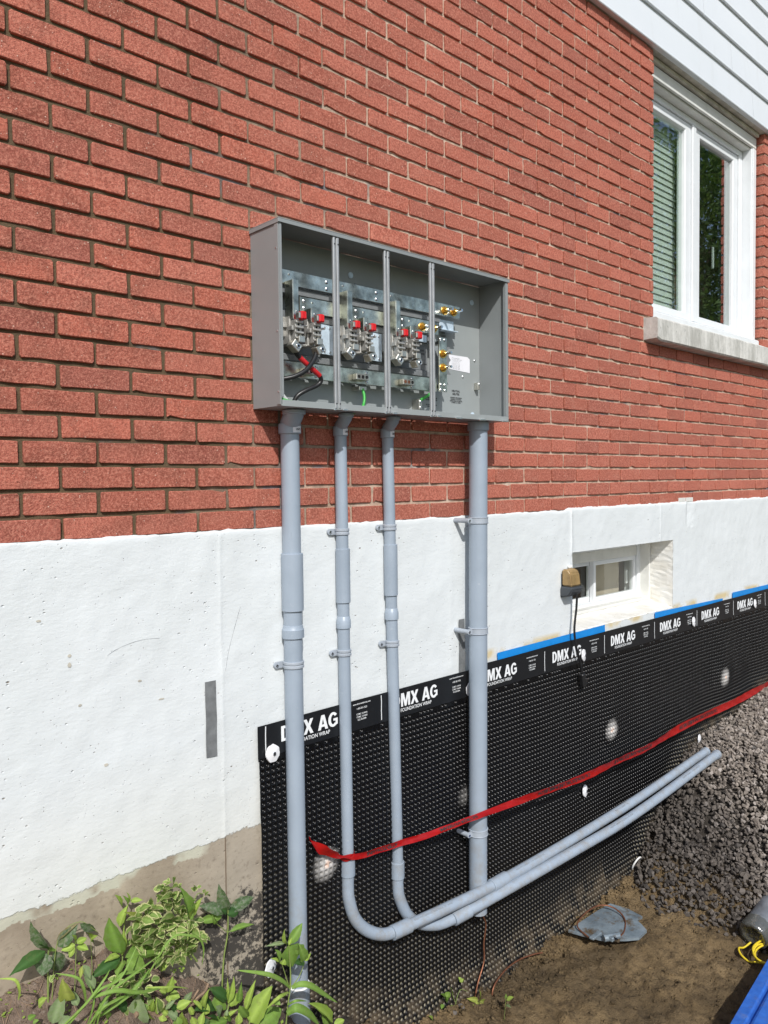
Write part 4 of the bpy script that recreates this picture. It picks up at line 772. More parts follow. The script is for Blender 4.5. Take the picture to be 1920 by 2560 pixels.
g2 = link('ground_lug', MB().box(.998, 1.032, -.050, -.0086, .463, .476, .001), 'lug_metal', box)
def wire(name, pts, r, mat, label, n=12, cat='cable'): return tag(smooth_by_angle(link(name, MB().tube(catmull(pts, 6), r, n), mat), 60), label, cat)
cb = thing('power_cable', 'black cable with a red band curling below the first meter jaw', 'cable')
cp = catmull([(.678, -.112, .565), (.682, -.112, .552), (.700, -.111, .5361), (.747, -.110, .5057), (.7792, -.108, .4861), (.787, -.104, .470), (.772, -.100, .455), (.735, -.094, .438), (.708, -.085, .420), (.696, -.078, .395), (.694, -.0765, .372)], 7)
smooth_by_angle(link('jacket', MB().tube(cp, .0072, 14), 'cable_black', cb), 60); smooth_by_angle(link('red_band', MB().tube(cp[14:29], .0082, 14), 'red_wrap', cb), 60)
wire('power_cable', [(.764, -.112, .572), (.7623, -.114, .5614), (.7476, -.122, .5344), (.711, -.127, .4962), (.6715, -.118, .474), (.640, -.10, .465), (.620, -.08, .452), (.630, -.07, .425), (.665, -.072, .398), (.690, -.0765, .372)], .0075, 'cable_black', 'plain black cable looping left across the red banded cable')
wire('power_cable', [(.625, -.055, .520), (.607, -.06, .50), (.612, -.072, .46), (.640, -.085, .425), (.675, -.08, .395), (.705, -.0765, .372)], .0085, 'white_wire', 'white cable at the bottom left corner inside the meter box')
wire('ground_wire', [(1.0151, -.047, .468), (1.016, -.055, .4416), (1.008, -.060, .4132), (.985, -.068, .392), (.925, -.0765, .372)], .0048, 'green_wire', 'green ground wire in the second bay of the meter box', cat='wire')
wire('ground_wire', [(1.3045, -.046, .448), (1.318, -.062, .460), (1.342, -.066, .4764), (1.35, -.062, .4865)], .0055, 'green_wire', 'short green ground wire beside the third divider of the meter box', cat='wire')
wire('ground_wire', [(.62, -.09, .41), (.66, -.10, .40), (.70, -.09, .398), (.712, -.08, .385), (.71, -.0765, .37)], .0045, 'green_wire', 'green ground wire at the bottom of the first bay of the meter box', cat='wire')

# ---------------------------------------------------------------- outlet cover with hanging cord
lp = thing('outdoor_socket', 'tan and dark grey socket housing with a black cord left of the basement window', 'socket')
def wedge(x0, x1, prof): 
    n = len(prof); mb = MB(); mb.add([(x, y, z) for x in (x0, x1) for y, z in prof], [tuple(range(n)), tuple(range(2*n-1, n-1, -1))]+[(k, (k+1) % n, n+(k+1) % n, n+k) for k in range(n)])
    bm = bmesh.new(); bm.from_mesh(mb.mesh()); bmesh.ops.bevel(bm, geom=bm.edges[:], offset=.006, segments=3, affect='EDGES'); me = bpy.data.meshes.new('m'); bm.to_mesh(me); bm.free(); return me
link('hood', wedge(2.262, 2.338, [(-.010, -.268), (-.042, -.268), (-.058, -.285), (-.066, -.345), (-.010, -.345)]), 'tan_plastic', lp, smooth=False)
link('base', wedge(2.256, 2.344, [(-.005, -.347), (-.070, -.347), (-.070, -.364), (-.052, -.390), (-.005, -.398)]), 'dark_grey_plastic', lp); link('back_plate', MB().box(2.264, 2.336, -.0095, -.0045, -.40, -.29, .002), 'dark_grey_plastic', lp)
link('top_clip', MB().box(2.315, 2.34, -.02, -.006, -.268, -.255, .003), 'white_plastic', lp)
co = smooth_by_angle(link('cord', MB().tube(catmull([(2.315, -.058, -.385), (2.316, -.056, -.42), (2.317, -.052, -.4618), (2.312, -.05, -.4994), (2.308, -.048, -.5567), (2.324, -.046, -.6281), (2.358, -.046, -.7067), (2.376, -.046, -.765)], 6), .0052, 10), 'cable_black', lp), 60)
pg = link('plug', MB().box(2.367, 2.393, -.058, -.034, -.832, -.768, .004, rot=Matrix.Rotation(-.15, 3, 'Y')).box(2.393, 2.404, -.056, -.036, -.826, -.792, .003), 'black_plastic', lp)
link('plug_blade', MB().box(2.404, 2.426, -.052, -.050, -.802, -.796), 'bright_steel', pg); link('plug_blade', MB().box(2.404, 2.426, -.042, -.040, -.818, -.812), 'bright_steel', pg)

# ---------------------------------------------------------------- things on the mud
def gz(x, y): return ground_z(x, y)
pl = thing('steel_plate', 'flat grey steel plate with a torn corner lying in the mud', 'plate')
poly = [(2.166, -.106), (2.30, -.108), (2.40, -.110), (2.499, -.119), (2.52, -.20), (2.507, -.283), (2.46, -.275), (2.445, -.31), (2.419, -.352), (2.347, -.354), (2.30, -.32), (2.222, -.254), (2.19, -.18)]
mb = MB(); n = len(poly); zt = [-1.893+.006*nz(x*8, y*8) for x, y in poly]; mb.add([(x, y, z) for (x, y), z in zip(poly, zt)]+[(x, y, z-.012) for (x, y), z in zip(poly, zt)], [tuple(range(n)), tuple(range(2*n-1, n-1, -1))]+[(k, (k+1) % n, n+(k+1) % n, n+k) for k in range(n)]); link('plate', mb, 'plate_steel', pl)
cl = link('ground_clamp', MB().cyl((2.205, -.262, -1.880), (2.270, -.300, -1.878), .015, 12).box(2.215, 2.25, -.30, -.262, -1.888, -1.868, .003).box(2.165, 2.235, -.236, -.214, -1.886, -1.876, .002), 'plate_steel', pl); link('clamp_bolt', MB().cyl((2.232, -.300, -1.876), (2.228, -.322, -1.874), .009, 6), 'bright_steel', cl)
wire('copper_wire', [(2.183, -.20, -1.893), (2.20, -.13, -1.875), (2.30, -.115, -1.86), (2.40, -.125, -1.862), (2.44, -.175, -1.87), (2.42, -.24, -1.885), (2.34, -.285, -1.893), (2.255, -.298, -1.888)], .0035, 'copper', 'looped copper wire lying on the steel plate', 8, 'wire')
wire('copper_wire', [(X4(-1.55)+.02, -.072, -1.53), (X4(-1.6)+.03, -.068, -1.60), (1.650, -.052, -1.676), (1.640, -.05, -1.755), (1.634, -.055, -1.825), (1.585, -.065, -1.885), (1.56, -.07, -1.935), (1.558, -.07, -1.98)], .0036, 'copper', 'copper wire hanging from the cut end of the rightmost conduit', 8, 'wire')
wire('copper_wire', [(1.640, -.09, -1.99), (1.662, -.082, -1.935), (1.7546, -.064, -1.918), (1.856, -.060, -1.917), (1.94, -.075, -1.922), (1.99, -.09, -1.928)], .0036, 'copper', 'bent copper wire sticking out of the mud at the foot of the membrane', 8, 'wire')
rc = Vector((2.857, -.060, -1.845)); o = wire('plastic_ring', [rc+Vector((.034*math.cos(a), -.015*math.sin(a), .036*math.sin(a))) for a in np.linspace(-.5, 4.2, 12)], .0045, 'white_plastic', 'broken white plastic ring on the edge of the gravel', 8, 'ring')
dp = thing('drain_pipe', 'dark grey plastic drain pipe with clear film over its end at the right', 'pipe')
c0 = Vector((2.655, -.728, gz(2.66, -.72)+.060)); c1 = c0+Vector((1.2, -.10, .42)); d = (c1-c0).normalized()
smooth_by_angle(link('pipe', MB()  .pipe(c0, c1, .057, .050, 36), 'drain_pipe', dp)); link('bore', MB().cyl(c0+d*.10, c0+d*.11, .0495, 24), 'dark_hole', dp)
mb = MB(); N = 30; rows = []
a_ = d.orthogonal().normalized(); b_ = d.cross(a_)
for h, f in ((.060, 1.06), (.03, 1.10), (.004, 1.14), (-.010, 1.07), (-.008, .8), (.004, .45), (.012, .02)): rows.append([c0+d*(h+.006*nz(k % N*.9, h*50, 2))+(a_*math.cos(2*math.pi*k/N)+b_*math.sin(2*math.pi*k/N))*.057*f*(1+.05*nz(k % N*.8, h*30, 5)) for k in range(N+1)])
mb.grid(rows); link('film_cover', mb, 'clear_film', dp, smooth=True)
# yellow rope coil
rp = []; q0 = Vector((2.60, -.775, 0))
base = [(2.665, -.712), (2.635, -.695), (2.592, -.690), (2.553, -.715), (2.538, -.755), (2.545, -.79)]
path = [(x, y, gz(x, y)+.010) for x, y in base]
for k in range(1, 34):
    a = math.pi*1.15+k*.62; r = .066+.004*math.sin(k*1.1)+.0007*k; x = 2.615+r*math.cos(a)*1.25; y = -.825+r*math.sin(a)*.9; path.append((x, y, gz(2.6, -.8)+.010+.0010*k+.003*math.sin(k*2.3)))
tag(smooth_by_angle(link('yellow_rope', MB().tube(catmull(path, 5), .0042, 8), 'yellow_rope'), 60), 'coiled yellow rope on the mud beside the drain pipe', 'rope')
# blue padded cover at the lower right corner
bc = thing('blue_case', 'bright blue slab with a grooved rim cut by the lower right corner', 'case')
e0, e1 = Vector((1.974, -.9055, -1.82)), Vector((2.49, -.849, -1.82)); ed = (e1-e0).normalized(); nn = Vector((ed.y, -ed.x, 0)); mb = MB(); rows = []
for w, h in ((0, -.25), (0, -.012), (.006, 0), (.042, .002), (.048, -.004), (.050, -.018), (.057, -.018), (.060, -.006), (.068, -.002), (.60, -.002), (.60, -.25)): rows.append([e0+ed*(L_*.045-.15)+nn*w+Vector((0, 0, h+.0015*nz(L_*.7, w*30))) for L_ in range(24)])
mb.grid(rows); mb.add([r[0] for r in rows], [tuple(range(len(rows)))]); mb.add([r[-1] for r in rows], [tuple(range(len(rows)))]); link('slab', mb, 'blue_cover', bc)
# loose stones
def stone_mesh(seed, sx, sy, sz):
    bm = bmesh.new(); bmesh.ops.create_icosphere(bm, subdivisions=1, radius=1); rd = random.Random(seed)
    bmesh.ops.delete(bm, geom=bm.verts[:], context='VERTS')
    for _ in range(13):
        v = Vector((rd.gauss(0, 1), rd.gauss(0, 1), rd.gauss(0, 1))).normalized(); bm.verts.new((v.x*sx*rd.uniform(.75, 1.05), v.y*sy*rd.uniform(.75, 1.05), v.z*sz*rd.uniform(.75, 1.05)))
    bmesh.ops.convex_hull(bm, input=bm.verts[:]); bmesh.ops.delete(bm, geom=[v for v in bm.verts if not v.link_faces], context='VERTS')
    me = bpy.data.meshes.new('stone'); bm.to_mesh(me); bm.free(); return me
for i, (x, y, s, lab) in enumerate(((2.70, -.27, .022, 'loose grey stone on the mud nearest the gravel heap'), (2.66, -.335, .013, 'small pale pebble on the mud below the loose grey stone'), (1.46, -.085, .018, 'pale pebble among the weeds at the foot of the membrane'), (1.40, -.10, .014, 'small white pebble at the bottom edge beside the trench weeds'), (-.14, -.11, .018, 'pale stone on the bare soil at the far left'))):
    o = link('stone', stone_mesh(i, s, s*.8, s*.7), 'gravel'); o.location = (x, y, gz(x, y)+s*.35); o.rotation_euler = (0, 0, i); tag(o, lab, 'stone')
# gravel heap
gv = []; gf = []; tm = [stone_mesh(90+k, 1, .78, .6) for k in range(10)]; tv = [np.array([v.co[:] for v in m_.vertices]) for m_ in tm]; tf = [[tuple(p.vertices) for p in m_.polygons] for m_ in tm]
for i in range(33000):
    x = RNG.uniform(2.45, 6.2); y = RNG.uniform(-1.45, -.02); zg = gravel_z(x, y); zs_ = soil_z(x, y)
    if zg < zs_-.004-(.05 if RNG.random() < .12 else 0): continue
    zg = max(zg, zs_)
    dd_ = Vector((x+.769, y+2.06, zg-.149))
    if dd_.dot(rt)/dd_.dot(fw) > .62 and RNG.random() < .3: continue
    k = RNG.integers(10); s = RNG.uniform(.006, .0125)+abs(RNG.normal(0, .0045))*(1 if zg > zs_+.02 else .9); e = RNG.uniform(0, 6.28, 3)
    R = np.array(Matrix.Rotation(e[0], 3, 'X') @ Matrix.Rotation(e[1]*.5, 3, 'Y') @ Matrix.Rotation(e[2], 3, 'Z')); q = len(gv)
    gv.extend(map(tuple, tv[k] @ R.T*s+np.array((x, y, zg+RNG.uniform(-.012, .012))))); gf.extend([tuple(a+q for a in f) for f in tf[k]])
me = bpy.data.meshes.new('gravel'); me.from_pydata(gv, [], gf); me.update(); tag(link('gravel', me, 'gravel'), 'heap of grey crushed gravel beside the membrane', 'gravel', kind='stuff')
# soil crumbs and pebbles
gv = []; gf = []
for i in range(7600):
    if i < 2800: x = RNG.uniform(-.4, .75); y = -abs(RNG.normal(0, .16)); s = RNG.uniform(.0015, .0065)
    else: x = RNG.uniform(.9, 2.9); y = RNG.uniform(-1.0, -.03) if i % 2 else -abs(RNG.normal(.03, .09))-.02; s = abs(RNG.normal(0, .005))+.0015
    k = RNG.integers(10); q = len(gv); gv.extend(map(tuple, tv[k]*s+np.array((x, y, ground_z(x, y)+s*.2)))); gf.extend([tuple(a+q for a in f) for f in tf[k]])
me = bpy.data.meshes.new('soil_crumbs'); me.from_pydata(gv, [], gf); me.update(); tag(link('soil_crumbs', me, 'soil'), 'loose crumbs of brown earth scattered over the soil', 'earth', kind='stuff')

gv = []; gf = []
for i in range(1500):
    x = RNG.uniform(1.0, 2.95); y = -abs(RNG.normal(.05, .10))-.015 if i % 3 else RNG.uniform(-1.0, -.03); s = RNG.uniform(.004, .015)*(1 if i % 3 else .7); e = RNG.uniform(0, 6.28, 3)
    if 2.12 < x < 2.54 and -.37 < y < -.09 or gravel_z(x, y) > soil_z(x, y): continue
    R = np.array(Matrix.Rotation(e[0], 3, 'X') @ Matrix.Rotation(e[2], 3, 'Z')); k = RNG.integers(10); q = len(gv); gv.extend(map(tuple, tv[k] @ R.T*s+np.array((x, y, ground_z(x, y)+s*.1)))); gf.extend([tuple(a+q for a in f) for f in tf[k]])
me = bpy.data.meshes.new('mud_clods'); me.from_pydata(gv, [], gf); me.update(); tag(link('mud_clods', me, 'soil', smooth=True), 'small clods of wet mud along the foot of the membrane', 'mud', kind='stuff')

# ---------------------------------------------------------------- plants
def leaf_mesh(kind, mat):
    W = {'ov': lambda u: math.sin(math.pi*min(1, u**.8))**.85, 'la': lambda u: (math.sin(math.pi*u**.75))**1.1, 'he': lambda u: (max(0, math.sin(math.pi*(u*.92+.08)**.62)))**.8}[kind]
    n = 9; V = []; E = []; Vn = []; F = []
    for i in range(n+1):
        u = i/n; w = max(.0, W(u))*.5 if 0 < i < n else .012
        for k, s in enumerate((-1, -.5, 0, .5, 1)):
            saw = 1+(.06 if i % 2 else -.03)*abs(s)
            V.append((w*s*saw, u, .16*abs(s)*w*2*.6-.22*(u-.25)**2+(.02*math.sin(u*20+s*3)*abs(s)))); E.append(abs(s) if 0 < i < n else 1.0); Vn.append(1.0 if s == 0 else 0.0)
    for i in range(n):
        for k in range(4): F.append((i*5+k, i*5+k+1, (i+1)*5+k+1, (i+1)*5+k))
    me = bpy.data.meshes.new('leaf'); me.from_pydata(V, [], F); me.update()
    me.attributes.new('edge', 'FLOAT', 'POINT').data.foreach_set('value', E); me.attributes.new('vein', 'FLOAT', 'POINT').data.foreach_set('value', Vn)
    me.materials.append(M['leaf_'+mat]); me.polygons.foreach_set('use_smooth', [True]*len(me.polygons)); return me
_lm = {}
def add_leaf(parent, b, tip, w, kind, mat):
    if (kind, mat) not in _lm: _lm[(kind, mat)] = leaf_mesh(kind, mat)
    b = Vector(b); d = Vector(tip)-b; L = d.length; yv = d.normalized(); face = Vector((-.35+random.uniform(-.5, .5), -.55+random.uniform(-.3, .3), .75+random.uniform(-.2, .2)))
    zv = (face-yv*face.dot(yv)).normalized(); xv = yv.cross(zv); o = bpy.data.objects.new('leaf', _lm[(kind, mat)]); COL.objects.link(o); o.parent = parent
    Lz = L*random.uniform(.6, 1.2); o.matrix_basis = Matrix(((xv.x*w*1.05, yv.x*L, zv.x*Lz, b.x), (xv.y*w*1.05, yv.y*L, zv.y*Lz, b.y), (xv.z*w*1.05, yv.z*L, zv.z*Lz, b.z), (0, 0, 0, 1)))
def add_blade(parent, w, pts, mat='leaf_mid'):
    P_ = catmull(pts, 6); rows = []; n = len(P_)
    for i, p in enumerate(P_):
        T = (P_[min(i+1, n-1)]-P_[max(i-1, 0)]).normalized(); f = Vector((-.35, -.6, .7)); sd = T.cross(f).normalized(); ww = w*.5*math.sin(math.pi*min(.999, .12+.88*i/(n-1)))**.6
        nr = sd.cross(T); rows.append([p+sd*ww, p-nr*ww*.35, p-sd*ww])
    mb = MB(); mb.grid(rows); o = link('blade', mb, None, parent, smooth=True); o.data.materials.append(M[mat])
    for nm in ('edge', 'vein'): o.data.attributes.new(nm, 'FLOAT', 'POINT').data.foreach_set('value', [0.0 if nm == 'edge' else float(i % 3 == 1) for i in range(len(o.data.vertices))])
